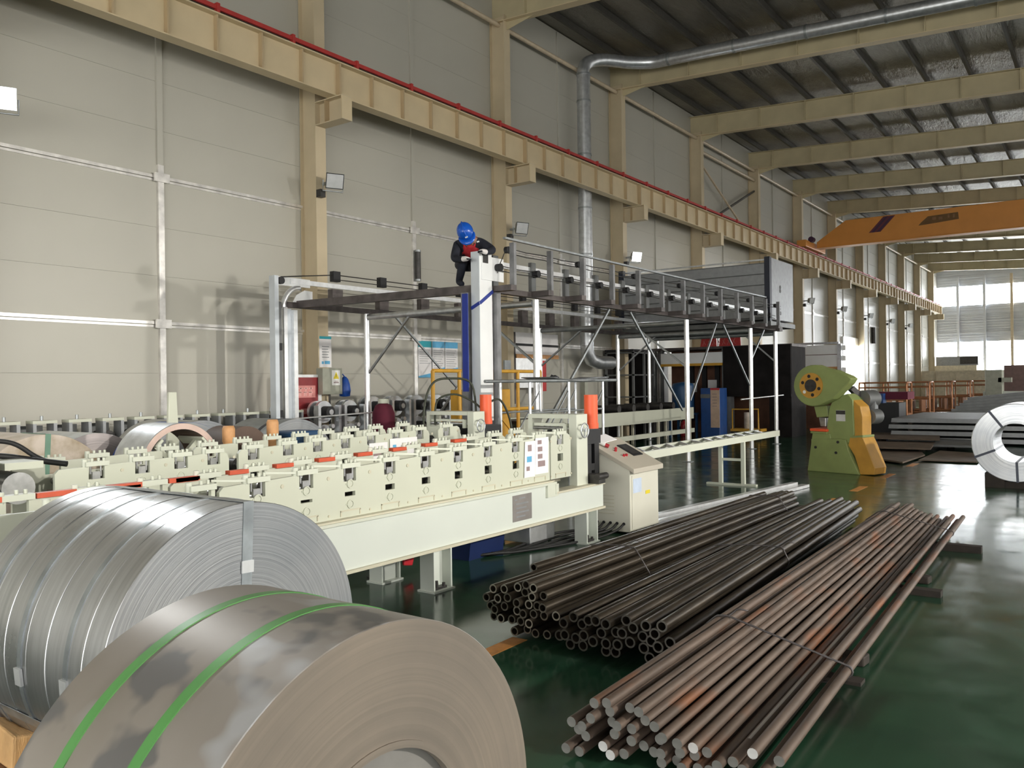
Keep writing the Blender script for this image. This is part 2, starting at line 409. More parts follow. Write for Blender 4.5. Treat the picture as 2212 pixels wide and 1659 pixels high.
# end wall with two long windows
we = tag(wthing('wall_end', None, None, (0, YE, 0)), kind='structure')
EW = [(0, 2.35), (4.8, 7.95), (9.6, 12.6)]
for z0, z1 in EW:
    MB().box(XW-.4, XR+.4, YE, YE+.3, z0, z1).build('backing', 'panel_end', we)
    n = int((z1-z0)/.2)
    mb = MB()
    for i in range(n):
        za = z0+(z1-z0)*i/n; zb = z0+(z1-z0)*(i+.6)/n; mb.box(XW, XR, YE-.04, YE, za, zb)
    tag(mb.build('corrugation', 'panel_end', we), kind='stuff')
for i, z in enumerate((5.5, 6.5, 7.2, 10.3, 11.3)):
    MB().box(XW, XR, YE-.10, YE-.042, z, z+.12).build('girt', 'panel_end', we)
for i, x in enumerate((-10.8, -8.8, -6.8, -2.8, 1.2, 5.2, 9.2)):
    MB().box(x-.1, x+.1, YE-.35, YE-.11, 0, 10.4).build('wind_post', 'strut_paint' if i == 2 else 'panel_end', we)
for wn, (z0, z1) in enumerate(((2.35, 4.8), (7.95, 9.6))):
    wd = tag(wthing('window_%d' % (wn+1), None, None, (0, YE, z0)), kind='structure')
    for k in range(12):
        x0 = XW+k*2.04; MB().box(x0+.01, x0+2.03, YE+.10, YE+.12, z0, z1).build('pane', 'white_pane', wd)
# right wall with window bands (behind and to the right of the photographer)
wr = tag(wthing('wall_right', None, None, (XR, 0, 0)), kind='structure')
for z0, z1 in ((0, .9), (4.9, 7.9), (9.3, 11.9)):
    MB().box(XR, XR+.3, YB, YE, z0, z1).build('cladding', 'panel', wr)
for wn, (z0, z1, mm) in enumerate(((.9, 4.9, 'pane_low'), (7.9, 9.3, 'pane_up'))):
    wd = tag(wthing('window_%d' % (wn+3), None, None, (XR, 0, z0)), kind='structure')
    for k in range(15):
        y0 = YB+6.2*k; MB().box(XR+.1, XR+.12, y0+.05, y0+6.15, z0, z1).build('pane', mm, wd)
        MB().box(XR+.02, XR+.22, y0-.05, y0+.05, z0, z1).build('mullion', 'column_paint', wd)
# ceiling
rp = [(XW-.4, YB, roofz(XW-.4)), (XR+.4, YB, roofz(XR+.4)), (XR+.4, YB, roofz(XR+.4)+.2), (XW-.4, YB, roofz(XW-.4)+.2)]
cl = tag(MB().prism(rp, (0,0,0), (0, YE-YB+.3, 0)).build('ceiling', 'foil'), kind='structure')
# bright daylight door far down the left wall
d1 = tag(wthing('door_1', None, None, (XW, 51.5, 0)), kind='structure')
MB().box(XW, XW+.03, 49.4, 53.4, 0, 3.7).build('pane', 'white_pane', d1)
MB().box(XW, XW+.12, 49.1, 53.7, 3.7, 4.15).build('shutter_box', 'galv_bright', d1)
for y in (49.2, 53.5): MB().box(XW, XW+.1, y-.1, y+.1, 0, 3.7).build('jamb', 'galv_bright', d1)

# columns
for k, y in enumerate(COLY):
    lab = '%s cream steel wall column from the left, bracket under crane girder' % ORD[k-1] if k else 'cream steel wall column just outside the left edge'
    t = wthing('steel_column', lab, 'column', (-12.2, y, 0), 'cream wall columns')
    zt = 10.75; H = .125
    MB().box(-12.016, -12.0, y-H, y+H, 0, zt).build('front_flange', 'column_paint', t)
    MB().box(-12.44, -12.424, y-H, y+H, 0, zt).build('rear_flange', 'column_paint', t)
    MB().box(-12.424, -12.016, y-.05, y+.05, 0, zt).build('web', 'column_paint', t)
    # corbel
    c = MB().box(-12.0, -11.3, y-.012, y+.012, 6.58, 6.98).build('corbel', 'column_paint', t)
    MB().box(-12.0, -11.28, y-H, y+H, 6.98, 7.0).build('corbel_top', 'column_paint', c)
    MB().box(-12.0, -11.28, y-H, y+H, 6.56, 6.58).build('corbel_bottom', 'column_paint', c)
    MB().box(-11.3, -11.28, y-H, y+H, 6.58, 6.98).build('corbel_end', 'girder_paint', c)
    MB().box(-11.75, -11.735, y-H, y+H, 6.58, 6.98).build('stiffener', 'girder_rib', c)
for k, y in enumerate(COLY):
    t = wthing('steel_column', 'cream steel column on the right hand wall, %s from the back' % ORD[k], 'column', (11.8, y, 0), 'cream right wall columns')
    MB().box(11.6, 11.616, y-.125, y+.125, 0, 9.4).build('front_flange', 'column_paint', t); MB().box(11.984, 12.0, y-.125, y+.125, 0, 9.4).build('rear_flange', 'column_paint', t)
    MB().box(11.616, 11.984, y-.05, y+.05, 0, 9.4).build('web', 'column_paint', t)
# crane runway girder
t = wthing('crane_girder', 'long cream crane girder with ribs along the left wall', 'girder', (-11.55, 0, 7))
gy0, gy1 = -6, 77.5
MB().box(-11.556, -11.544, gy0, gy1, 7.02, 7.62).build('web', 'girder_paint', t)
MB().box(-11.68, -11.42, gy0, gy1, 7.62, 7.645).build('top_flange', 'girder_paint', t)
MB().box(-11.67, -11.43, gy0, gy1, 7.0, 7.02).build('bottom_flange', 'girder_paint', t)
y = 4.6-6; i = 0; sm = None
while y < 77:
    heavy = i % 7 == 0
    wd_ = .022 if heavy else .014
    ob = MB().box(-11.67 if heavy else -11.64, -11.44 if heavy else -11.46, -wd_, wd_, 7.02, 7.62)
    o = ob.build('stiffener', 'girder_rib', t); o.location.y = y
    if heavy: o['label'] = 'end stiffener plate over a bracket'
    y += 6/7; i += 1
t = wthing('conductor_rail', 'thin red conductor rail on top of the crane girder', 'rail', (-11.5, 0, 7.7))
MB().box(-11.49, -11.45, gy0, gy1, 7.70, 7.77).build('bar', 'red_rail', t)
for k in range(54):
    yy = -4+1.5*k; MB().box(-11.51, -11.43, yy, yy+.06, 7.645, 7.80).build('clip', 'red_rail', t)
t = MB().box(-11.59, -11.53, gy0, gy1, 7.645, 7.72).build('crane_rail', 'dark_steel', origin=(-11.56, 0, 7.645)); tag(t, 'dark steel crane rail lying on the cream girder', 'rail')
# roof beams
for k, y in enumerate(COLY):
    t = wthing('roof_beam', '%s cream roof beam counted from the top left' % ORD[max(k-2, 0)] if k >= 2 else 'cream roof beam overhead outside the frame, %s from the back' % ORD[k], 'roof beam', (-12, y, 10.7), 'cream roof beams')
    def bz(x): return 10.62-.052*(x+12)
    def tz(x): return roofz(x)-.2
    xa, xb = -12.44, XR-.1
    P = [(xa, y, bz(xa)), (xb, y, bz(xb)), (xb, y, tz(xb)), (xa, y, tz(xa))]
    MB().prism(P, (0,-.006,0), (0,.006,0)).build('web', 'rafter_paint', t)
    P = [(xa, y, bz(xa)-.02), (xb, y, bz(xb)-.02), (xb, y, bz(xb)), (xa, y, bz(xa))]
    MB().prism(P, (0,-.13,0), (0,.13,0)).build('bottom_flange', 'girder_paint', t)
    P = [(xa, y, tz(xa)-.0), (xb, y, tz(xb)), (xb, y, tz(xb)+.018), (xa, y, tz(xa)+.018)]
    MB().prism(P, (0,-.13,0), (0,.13,0)).build('top_flange', 'rafter_paint', t)
    # haunch plate at the column
    P = [(-12.0, y, bz(-12)-.02), (-12.0, y, bz(-12)-.22), (-11.2, y, bz(-11.2)-.02)]
    MB().prism(P, (0,-.006,0), (0,.006,0)).build('haunch', 'rafter_paint', t)
    x = -11.4
    while x < XR-1:
        MB().box(x-.012, x+.012, y-.115, y-.007, bz(x), tz(x)).build('stiffener', 'rafter_paint', t); x += 1.55
# purlins
for k in range(20):
    x = -11.8+1.2*k; z = roofz(x)
    t = MB().box(x-.035, x+.035, YB+.1, YE-.1, z-.175, z-.01).build('roof_purlin', 'purlin', origin=(x, 0, z-.18))
    tag(t, '%s dark roof purlin counted from the left wall' % ORD[k], 'purlin', 'dark purlins under the roof foil')
# eave struts and one braced bay
for k in range(12):
    y0, y1 = COLY[k]+.06, COLY[k+1]-.06
    lab = 'cream tube strut high on the wall, %s bay from the left' % ORD[k] 
    tag(MB().cyl((-12.2, y0, 10.55), (-12.2, y1, 10.55), .055, 12).build('eave_strut', 'strut_paint', origin=(-12.2, y0, 10.55)), lab, 'strut', 'cream struts between columns')
tag(MB().cyl((-12.2, 28.66, 10.15), (-12.2, 34.54, 10.15), .055, 12).build('eave_strut', 'strut_paint', origin=(-12.2, 28.6, 10.15)), 'lower cream tube strut above the crossed braces', 'strut')
tag(MB().bar((-12.21, 28.66, 7.3), (-12.21, 34.54, 9.7), .07, .07).build('wall_brace', 'purlin', origin=(-12.21, 28.6, 7.3)), 'dark diagonal wall brace rising to the right', 'brace')
tag(MB().bar((-12.13, 28.66, 9.7), (-12.13, 34.54, 7.3), .06, .06).build('wall_brace', 'strut_paint', origin=(-12.13, 34.5, 7.3)), 'cream diagonal wall brace falling to the right', 'brace')
tag(MB().cyl((-12.2, 28.7, 5.75), (-12.2, 34.5, 5.75), .06, 12).build('eave_strut', 'strut_paint', origin=(-12.2, 28.6, 5.75)), 'cream tube strut below the crane girder, behind grey roller box', 'strut')

# ---------------------------------------------------------------- flood lamps on the columns
def flood(y, on, lab, side=1, power=0, grp='flood lamps on the left columns'):
    """side 1: on the left columns facing +x; side -1: on the right columns facing the left wall"""
    xc = -12.0 if side == 1 else 11.6
    t = wthing('flood_lamp', lab, 'lamp', (xc, y, 5.45), grp)
    MB().bar((xc+.003*side, y+.02, 5.5), (xc+.22*side, y+.02, 5.5), .04, .05).build('arm', 'galv_dull', t)
    if side == 1 and y < 6: MB().box(xc, xc+.03, y-.46, y+.05, 5.46, 5.54).build('bracket_plate', 'galv_dull', t)
    d = (Vector((.87, -.40, -.28)) if side == 1 else Vector((-.95, -.12, -.28))).normalized(); c = Vector((xc+.34*side, y-.02, 5.5)); s = UP.cross(d).normalized(); u = d.cross(s)
    mb = MB()
    def quad(k, a, b): return [c+d*k+s*a*i+u*b*j for i, j in ((-1,-1), (1,-1), (1,1), (-1,1))]
    A, B_ = quad(-.12, .09, .07), quad(.08, .17, .14)
    mb.add(A+B_, [(0,1,2,3), (0,4,5,1), (1,5,6,2), (2,6,7,3), (3,7,4,0)])
    mb.build('housing', 'galv_dull', t)
    MB().add(quad(.075, .155, .125)+quad(.08, .155, .125), [(0,1,2,3), (7,6,5,4), (0,4,5,1), (1,5,6,2), (2,6,7,3), (3,7,4,0)]).build('lens', 'lamp_on' if on else 'lens_grey', t)
    MB().tube([c+s*.19-d*.02, c+s*.19-u*.19, c-s*.19-u*.19, c-s*.19-d*.02], .012, 6).build('yoke', 'galv_dull', t)
    MB().box(min(xc+.02*side, xc+.14*side), max(xc+.02*side, xc+.14*side), y-.16, y-.04, 5.22, 5.36).build('ballast', 'dark_steel', t)
    if on:
        L = bpy.data.lights.new('flood', 'SPOT'); L.energy = power; L.spot_size = SPOT_L if side == 1 else SPOT_R; L.spot_blend = 1.0; L.shadow_soft_size = .16; L.color = (.93, .97, 1) if side == 1 else (1, .96, .88)
        lo = bpy.data.objects.new('bulb', L); C.objects.link(lo); lo.parent = t; lo.location = (c+d*.14)-Vector((xc, y, 5.45)); lo.rotation_euler = d.to_track_quat('-Z', 'Y').to_euler()
LAB = {0: 'lit flood lamp at the left edge of the wall', 1: 'unlit flood lamp on the column above the red hydrant cabinet', 2: 'unlit flood lamp on the column behind the worker', 3: 'lit flood lamp glaring above the grey roller box'}
for k in range(11):
    flood(COLY[k]+(.34 if k == 0 else .02), k in (0, 3), LAB.get(k, 'small unlit flood lamp on the %s column from the left' % ORD[k-1]), 1, LAMP_L)
for k in range(8):
    flood(COLY[k], k in (0, 1, 2, 4, 5, 6), '%s flood lamp on the right hand columns' % ORD[k], -1, LAMP_R, 'flood lamps on the right columns')

# ---------------------------------------------------------------- ventilation duct
t = wthing('ventilation_duct', 'round galvanised duct rising up the wall and along a roof beam', 'duct', (-11.95, 20.2, 2.5))
dx, dy, dr = -11.98, 20.22, .19
for i, (za, zb) in enumerate(((2.75, 3.9), (3.93, 5.3), (5.33, 6.6), (6.63, 8.1), (8.13, 9.6), (9.63, 10.35))):
    s_ = MB().cyl((dx, dy, za), (dx, dy, zb), dr, 24).build('duct_section', 'galv', t)
    MB().ring((dx, dy, zb-.02), (dx, dy, zb+.03), dr-.01, dr+.012, 24).build('seam_band', 'galv_dull', s_)
def smooth(pts, n=6):
    P = []
    for i in range(len(pts)-1):
        p0 = Vector(pts[max(i-1, 0)]); p1 = Vector(pts[i]); p2 = Vector(pts[i+1]); p3 = Vector(pts[min(i+2, len(pts)-1)])
        for j in range(n):
            u = j/n; P.append(.5*((2*p1)+(p2-p0)*u+(2*p0-5*p1+4*p2-p3)*u*u+(3*p1-p0-3*p2+p3)*u**3))
    P.append(Vector(pts[-1])); return P
MB().tube(smooth([(dx, dy, 10.30), (dx, dy, 10.5), (dx+.07, dy+.16, 10.74), (dx+.30, dy+.62, 10.90), (dx+.75, 21.5, 10.92), (dx+1.3, 21.86, 10.90), (dx+1.85, 21.9, 10.88)]), .175, 20).build('elbow', 'galv', t)
x = dx+1.82; i = 0
while x < 9:
    zz = 10.88-.055*(x-dx-1.82)
    s_ = MB().cyl((x+.02, 21.9, zz), (x+1.9, 21.9, zz-.1), .17, 20).build('duct_section', 'galv', t)
    MB().ring((x-.02, 21.9, zz+.002), (x+.04, 21.9, zz), .16, .185, 20).build('seam_band', 'galv_dull', s_)
    x += 1.92; i += 1
MB().tube([(dx, dy, 2.76), (dx, dy+.02, 2.55), (dx+.02, dy+.18, 2.36), (dx+.06, dy+.5, 2.28), (dx+.1, dy+1.2, 2.28)], dr, 20).build('lower_elbow', 'galv', t)

# ---------------------------------------------------------------- overhead crane
yc = 40.3
t = wthing('overhead_crane', 'orange overhead travelling crane bridge spanning the hall', 'crane', (-11.5, yc, 7.7))
P = [(-11.2, yc, 7.9), (-11.2, yc, 8.15), (-9.9, yc, 9.02), (11.0, yc, 9.02), (11.0, yc, 7.9)]
MB().prism(P, (0,-.25,0), (0,.25,0)).build('bridge_girder', 'crane_orange', t, bev=.02)
MB().box(-11.2, 11.0, yc-.30, yc+.30, 7.86, 7.9).build('lower_flange', 'crane_orange', t)
e = MB().box(-11.72, -11.3, yc-1.6, yc+1.6, 7.82, 8.12).build('end_truck', 'crane_orange', t, bev=.02)
for s_ in (-1.25, 1.25): MB().cyl((-11.62, yc+s_, 7.87), (-11.5, yc+s_, 7.87), .14, 16).build('wheel', 'dark_steel', e)
MB().cyl((-11.25, yc-1.0, 8.2), (-11.25, yc-.7, 8.2), .13, 14).build('drive_motor', 'purple', t)
for i, (w_, mm) in enumerate(((.5, 'stripe_red'), (.12, 'purple'), (.12, 'purple'))):
    xs = -8.9+(0, .10, .33)[i]; e = .252+.003*(i > 0)
    P = [(xs, 0, 8.32), (xs+w_, 0, 8.32), (xs+w_+.62, 0, 8.98), (xs+.62, 0, 8.98)]
    MB().prism(P, (0, yc-e, 0), (0, yc-.25, 0)).build('stripe', mm, t)
x0 = -6.85
MB().prism([(x0, 0, 8.40), (x0+.10, 0, 8.52), (x0+.38, 0, 8.76), (x0+1.55, 0, 8.80), (x0+1.58, 0, 8.50), (x0+.4, 0, 8.42)], (0, yc-.254, 0), (0, yc-.25, 0)).build('painted_mark', 'dark_text', t)
for a_, b_, c_, d_ in ((.55, .70, 8.58, 8.70), (.8, .95, 8.56, 8.68), (1.15, 1.22, 8.6, 8.76), (1.35, 1.42, 8.58, 8.74)): MB().box(x0+a_, x0+b_, yc-.256, yc-.254, c_, d_).build('mark_gap', 'mark_pale', t)

# ---------------------------------------------------------------- things on the wall
t = wthing('hanging_tube', 'dark olive tube hanging on the wall post left of the worker', 'tube', (-12.35, 13.6, 4.0))
MB().cyl((-12.33, 13.62, 4.02), (-12.33, 13.62, 4.62), .062, 16).build('body', 'dark_steel', t)
MB().cyl((-12.33, 13.62, 4.62), (-12.33, 13.62, 4.66), .07, 16).build('cap', 'galv_dull', t)
MB().cyl((-12.33, 13.62, 3.98), (-12.33, 13.62, 4.02), .07, 16).build('cap', 'galv_dull', t)
t = wthing('hydrant_cabinet', 'red glass-fronted fire hydrant cabinet at the column foot', 'cabinet', (-11.95, 10.15, 1.0))
MB().box(-12.2, -11.98, 9.80, 10.50, .95, 1.92).build('body', 'hydrant_red', t)
MB().box(-11.98, -11.965, 9.83, 10.47, .98, 1.89).build('glass_door', 'hydrant_red', t)
f_ = MB().box(-11.985, -11.95, 9.80, 9.85, .95, 1.92).box(-11.985, -11.95, 10.42, 10.50, .95, 1.92).box(-11.985, -11.95, 9.85, 10.42, 1.87, 1.92).box(-11.985, -11.95, 9.85, 10.42, .95, 1.0)
f_.build('door_frame', 'galv_bright', t)
MB().box(-11.964, -11.958, 9.93, 10.36, 1.50, 1.72).build('sign_plate', 'hydrant_label', t)
tx = MB()
for g in range(3):
    a = 9.97+g*.12
    tx.box(-11.958, -11.956, a, a+.09, 1.66, 1.68).box(-11.958, -11.956, a+.035, a+.055, 1.53, 1.69).box(-11.958, -11.956, a, a+.09, 1.59, 1.605).box(-11.958, -11.956, a, a+.02, 1.53, 1.62)
tx.build('lettering', 'hydrant_pale', t)
MB().box(-11.964, -11.958, 10.02, 10.30, 1.20, 1.30).build('sign_plate', 'hydrant_label', t)
t = wthing('electrical_box', 'grey electrical box with warning sign beside red hydrant cabinet', 'electrical box', (-11.9, 10.7, 1.5))
MB().box(-12.0, -11.82, 10.42, 10.90, 1.55, 2.04).build('body', 'elec_box', t, bev=.008)
s_ = MB().box(-11.82, -11.815, 10.64, 10.84, 1.72, 2.0).build('sign', 'white', t)
MB().prism([(-11.813, 10.67, 1.84), (-11.813, 10.81, 1.84), (-11.813, 10.74, 1.97)], (0,0,0), (.002,0,0)).build('warning_triangle', 'yellow_sign', s_)
MB().box(-11.812, -11.81, 10.735, 10.745, 1.87, 1.93).build('bolt_mark', 'black', s_)
MB().box(-11.814, -11.812, 10.68, 10.80, 1.76, 1.78).box(-11.814, -11.812, 10.70, 10.78, 1.79, 1.80).build('lettering', 'print_grey', s_)
MB().tube([(-11.9, 10.65, 1.55), (-11.9, 10.65, 1.2), (-11.93, 10.68, .3)], .02, 8).build('conduit', 'dark_steel', t)
t = wthing('blue_bag', 'blue cloth bag hanging beside the electrical box', 'bag', (-11.9, 11.05, 1.5))
MB().lathe((-11.9, 11.03, 1.50), (0,0,1), [(.02,.0), (.10,.01), (.115,.12), (.10,.24), (.07,.33), (.03,.38), (.0,.385)], 14).build('body', 'blue_bag', t)
MB().tube([(-11.9, 10.895, 1.90), (-11.9, 10.98, 1.93), (-11.9, 11.03, 1.88)], .012, 6).build('loop', 'blue_bag', t)
t = wthing('column_sign', 'tall narrow white notice with teal top on the column', 'sign', (-11.99, 10.65, 2.05))
MB().box(-12.0, -11.992, 10.50, 10.79, 2.06, 2.64).build('board', 'paper', t)
MB().box(-11.992, -11.989, 10.50, 10.79, 2.59, 2.64).build('header', 'print_teal', t)
MB().box(-11.992, -11.989, 10.55, 10.60, 2.12, 2.17).box(-11.992, -11.989, 10.62, 10.75, 2.12, 2.18).build('lettering', 'print_blue', t)
tx = MB()
for i in range(5): tx.box(-11.992, -11.99, 10.56, 10.73-.02*(i % 2), 2.24+.05*i, 2.255+.05*i)
tx.build('text_lines', 'plate_edge', t)
for i, (ya, yb, z0, z1) in enumerate(((13.66, 14.10, 1.87, 2.68), (14.13, 14.55, 2.00, 2.68), (14.57, 15.02, 2.00, 2.68))):
    t = wthing('wall_poster', ['leftmost of three wall posters, blue corners at its foot', 'middle one of three blue-topped wall posters', 'rightmost of three blue-topped wall posters by white post'][i], 'poster', (XW+.06, (ya+yb)/2, z0), 'blue and white wall posters')
    MB().box(XW+.052, XW+.06, ya, yb, z0, z1).build('sheet', 'paper', t)
    MB().box(XW+.06, XW+.063, ya, yb, z1-.14, z1).build('header', 'print_teal' if i == 0 else 'print_blue', t)
    tx = MB()
    for j in range(9 if i else 7): tx.box(XW+.06, XW+.062, ya+.04, yb-.05-.04*((j*7) % 3), z1-.2-.05*j, z1-.19-.05*j)
    tx.build('text_lines', 'plate_edge', t)
    MB().prism([(XW+.06, ya, z0), (XW+.06, yb, z0), (XW+.06, yb, z0+.1), (XW+.06, ya, z0+.03)], (0,0,0), (.003,0,0)).build('footer', 'print_blue', t)
t = wthing('wall_screen', 'white and orange notice frame on dark backing by the duct', 'sign', (-12.1, 17.8, 2.0))
MB().box(-12.2, -12.12, 16.75, 16.95, 1.2, 3.0).build('backing_post', 'dark_beam', t)
MB().box(-12.15, -12.1, 16.95, 18.9, 2.45, 3.0).build('panel', 'paper', t)
MB().box(-12.1, -12.08, 16.95, 18.9, 2.35, 2.45).build('orange_stripe', 'orange_wood', t)
MB().box(-12.1, -12.08, 16.95, 18.9, 2.66, 2.72).build('black_stripe', 'black', t)
MB().box(-12.15, -12.1, 16.95, 18.3, 1.6, 2.35).build('lower_panel', 'galv_bright', t)
MB().box(-12.098, -12.09, 17.9, 18.3, 1.5, 2.3).build('red_panel', 'banner_red', t)
MB().box(-12.02, -11.97, 16.3, 16.55, 2.05, 2.28).build('switch_plate', 'galv_dull', t)

# ---------------------------------------------------------------- big coils in the foreground
def coil_parts(t, cx0, cx1, cy, R, r, face_mat, body_mat, bands, name='slit_band'):
    """axis along x, face at cx1 (towards +x)"""
    n = len(bands)-1
    for i in range(n):
        a = cx0+(cx1-cx0)*bands[i]; b = cx0+(cx1-cx0)*bands[i+1]
        rr_ = R-[0, .0022, .0006, .0026, .001, .003, 0, .0015][i % 8]
        if i == n-1: rr_ = R
        b2 = b-.0012 if i < n-1 else b
        prof = [(r, a), (rr_-.002, a), (rr_, a+.002), (rr_, b2-.002), (rr_-.002, b2), (r, b2), (r, a)]
        mb = MB(); k = 96; vs = []
        for rr2, xx in prof: vs += [(xx, cy+rr2*math.sin(2*PI*j/k), R+rr2*math.cos(2*PI*j/k)) for j in range(k)]
        for p in range(len(prof)-1):
            flat = p in (0, 4)
            mb.add(vs, [(p*k+j, p*k+(j+1) % k, (p+1)*k+(j+1) % k, (p+1)*k+j) for j in range(k)], not flat, 1 if flat else 0)
        mb.build(name, [body_mat, face_mat], t)
sx0, sx1, sy, sR = -4.08, -2.94, 2.15, .61
t = wthing('steel_coil', 'silver slit steel coil with steel straps, left foreground', 'coil', (sx0/2+sx1/2, sy, sR))
coil_parts(t, sx0, sx1, sy, sR, .23, 'coil_end_silver', 'coil_silver', [0, .07, .2, .34, .5, .64, .77, .88, 1])
def radial_strap(t, x, cy, R, r0, ang, w, mm, over=.25, xin=1, clip=True):
    """strap down the end face at angle ang (0 = up) and round the edge onto the outside"""
    dv = Vector((0, math.sin(ang), math.cos(ang))); sv = Vector((0, math.cos(ang), -math.sin(ang))); c = Vector((x, cy, R))
    mb = MB(); e = .003
    mb.bar(c+dv*r0+Vector((e, 0, 0)), c+dv*(R+.004)+Vector((e, 0, 0)), w, .003, up=(1,0,0))
    mb.bar(c+dv*(R+.003)+Vector((e, 0, 0)), c+dv*(R+.003)-Vector((over*xin, 0, 0)), w, .003, up=dv)
    mb.bar(c+dv*(r0-.001)+Vector((e, 0, 0)), c+dv*(r0-.001)-Vector((.4*xin, 0, 0)), w, .003, up=dv)
    s_ = mb.build('strap', mm, t)
    if clip:
        q = c+dv*(r0+(R-r0)*.30)+Vector((e+.004, 0, 0))
        MB().bar(q-dv*.025, q+dv*.025, w+.008, .006, up=(1,0,0)).build('strap_clip', 'galv_bright', s_)
    return s_
radial_strap(t, sx1, sy, sR, .23, .045, .05, 'strap_steel', 1.0)
radial_strap(t, sx1, sy, sR, .23, 1.62, .05, 'strap_steel', .8)
radial_strap(t, sx1, sy, sR, .23, -2.0, .05, 'strap_steel', .9)
for ang, xo in ((-1.62, .25), (-1.66, .62), (-1.72, .95)):
    xx = sx1-xo; c = Vector((xx, sy+(sR+.005)*math.sin(ang), sR+(sR+.005)*math.cos(ang))); tv = Vector((0, math.cos(ang), -math.sin(ang)))
    MB().bar(c-tv*.035, c+tv*.035, .05, .012, up=(0, math.sin(ang), math.cos(ang))).build('strap_clip', 'galv_bright', t)
for xo in (.25, .62, .95):
    MB().ring((sx1-xo-.016, sy, sR), (sx1-xo+.016, sy, sR), sR-.02, sR+.0025, 96).build('hoop_strap', 'strap_steel', t)
for s_ in (-1, 1):
    P = [(0, sy+s_*.20, 0), (0, sy+s_*.46, 0), (0, sy+s_*.46, .22), (0, sy+s_*.40, .22)]
    tag(MB().prism(P, (sx0+.1, 0, 0), (sx1-.1, 0, 0)).build('coil_chock', 'wood', origin=(-3.5, sy+s_*.4, 0)), 'timber chock under the %s side of the silver coil' % ('near' if s_ < 0 else 'far'), 'wood block')
gx0, gx1, gy, gR = -1.97, -1.35, 1.34, .58
t = wthing('steel_coil', 'brown-grey hot rolled steel coil with two green straps, nearest the viewer', 'coil', (gx0/2+gx1/2, gy, gR))
coil_parts(t, gx0, gx1, gy, gR, .30, 'coil_end_grey', 'coil_hot', [0, 1], 'winding')
for xx in (-1.81, -1.58):
    MB().ring((xx-.016, gy, gR), (xx+.016, gy, gR), gR-.02, gR+.0025, 96).build('strap', 'green_strap', t)
MB().ring((gx1-.02, gy, gR), (gx1+.004, gy, gR), .288, .305, 64).build('inner_lip', 'coil_end_grey', t)
MB().cyl((gx1-.05, gy, gR), (gx1-.03, gy, gR), .299, 64).build('core_cover', 'core_grey', t)
for s_ in (-1, 1):
    P = [(0, gy+s_*.18, 0), (0, gy+s_*.44, 0), (0, gy+s_*.44, .21), (0, gy+s_*.38, .21)]
    tag(MB().prism(P, (gx0+.05, 0, 0), (gx1-.05, 0, 0)).build('coil_chock', 'wood', origin=(-1.6, gy+s_*.4, 0)), 'timber chock under the %s side of the green-strapped coil' % ('near' if s_ < 0 else 'far'), 'wood block')
# timber left of the near coil
t = wthing('timber_block', 'pale timber block at the lower left edge', 'wood block', (-3.6, 1.53, 0))
q = at(40, 1578, z=.24)
P = [(-.16,-.10,0), (.16,-.10,0), (.16,.10,0), (-.16,.10,0)]
mb = MB()
vs = [q+Vector((a*1.0, b*1.0, 0)) for a, b in ((-.16,-.07), (.14,-.09), (.17,.06), (-.12,.08))]
mb.add([Vector((v.x, v.y, .13)) for v in vs]+[Vector((v.x+.02, v.y, .30-.02*i)) for i, v in enumerate(vs)], [(0,1,2,3), (7,6,5,4), (0,4,5,1), (1,5,6,2), (2,6,7,3), (3,7,4,0)])
mb.build('block', 'wood', t, bev=.012)
tag(MB().box(q.x-.8, q.x+.18, q.y-.14, q.y+.06, 0, .13).build('timber_plank', 'tarnish', origin=(q.x, q.y, 0), bev=.01), 'reddish plank lying under the pale timber block', 'wood block')

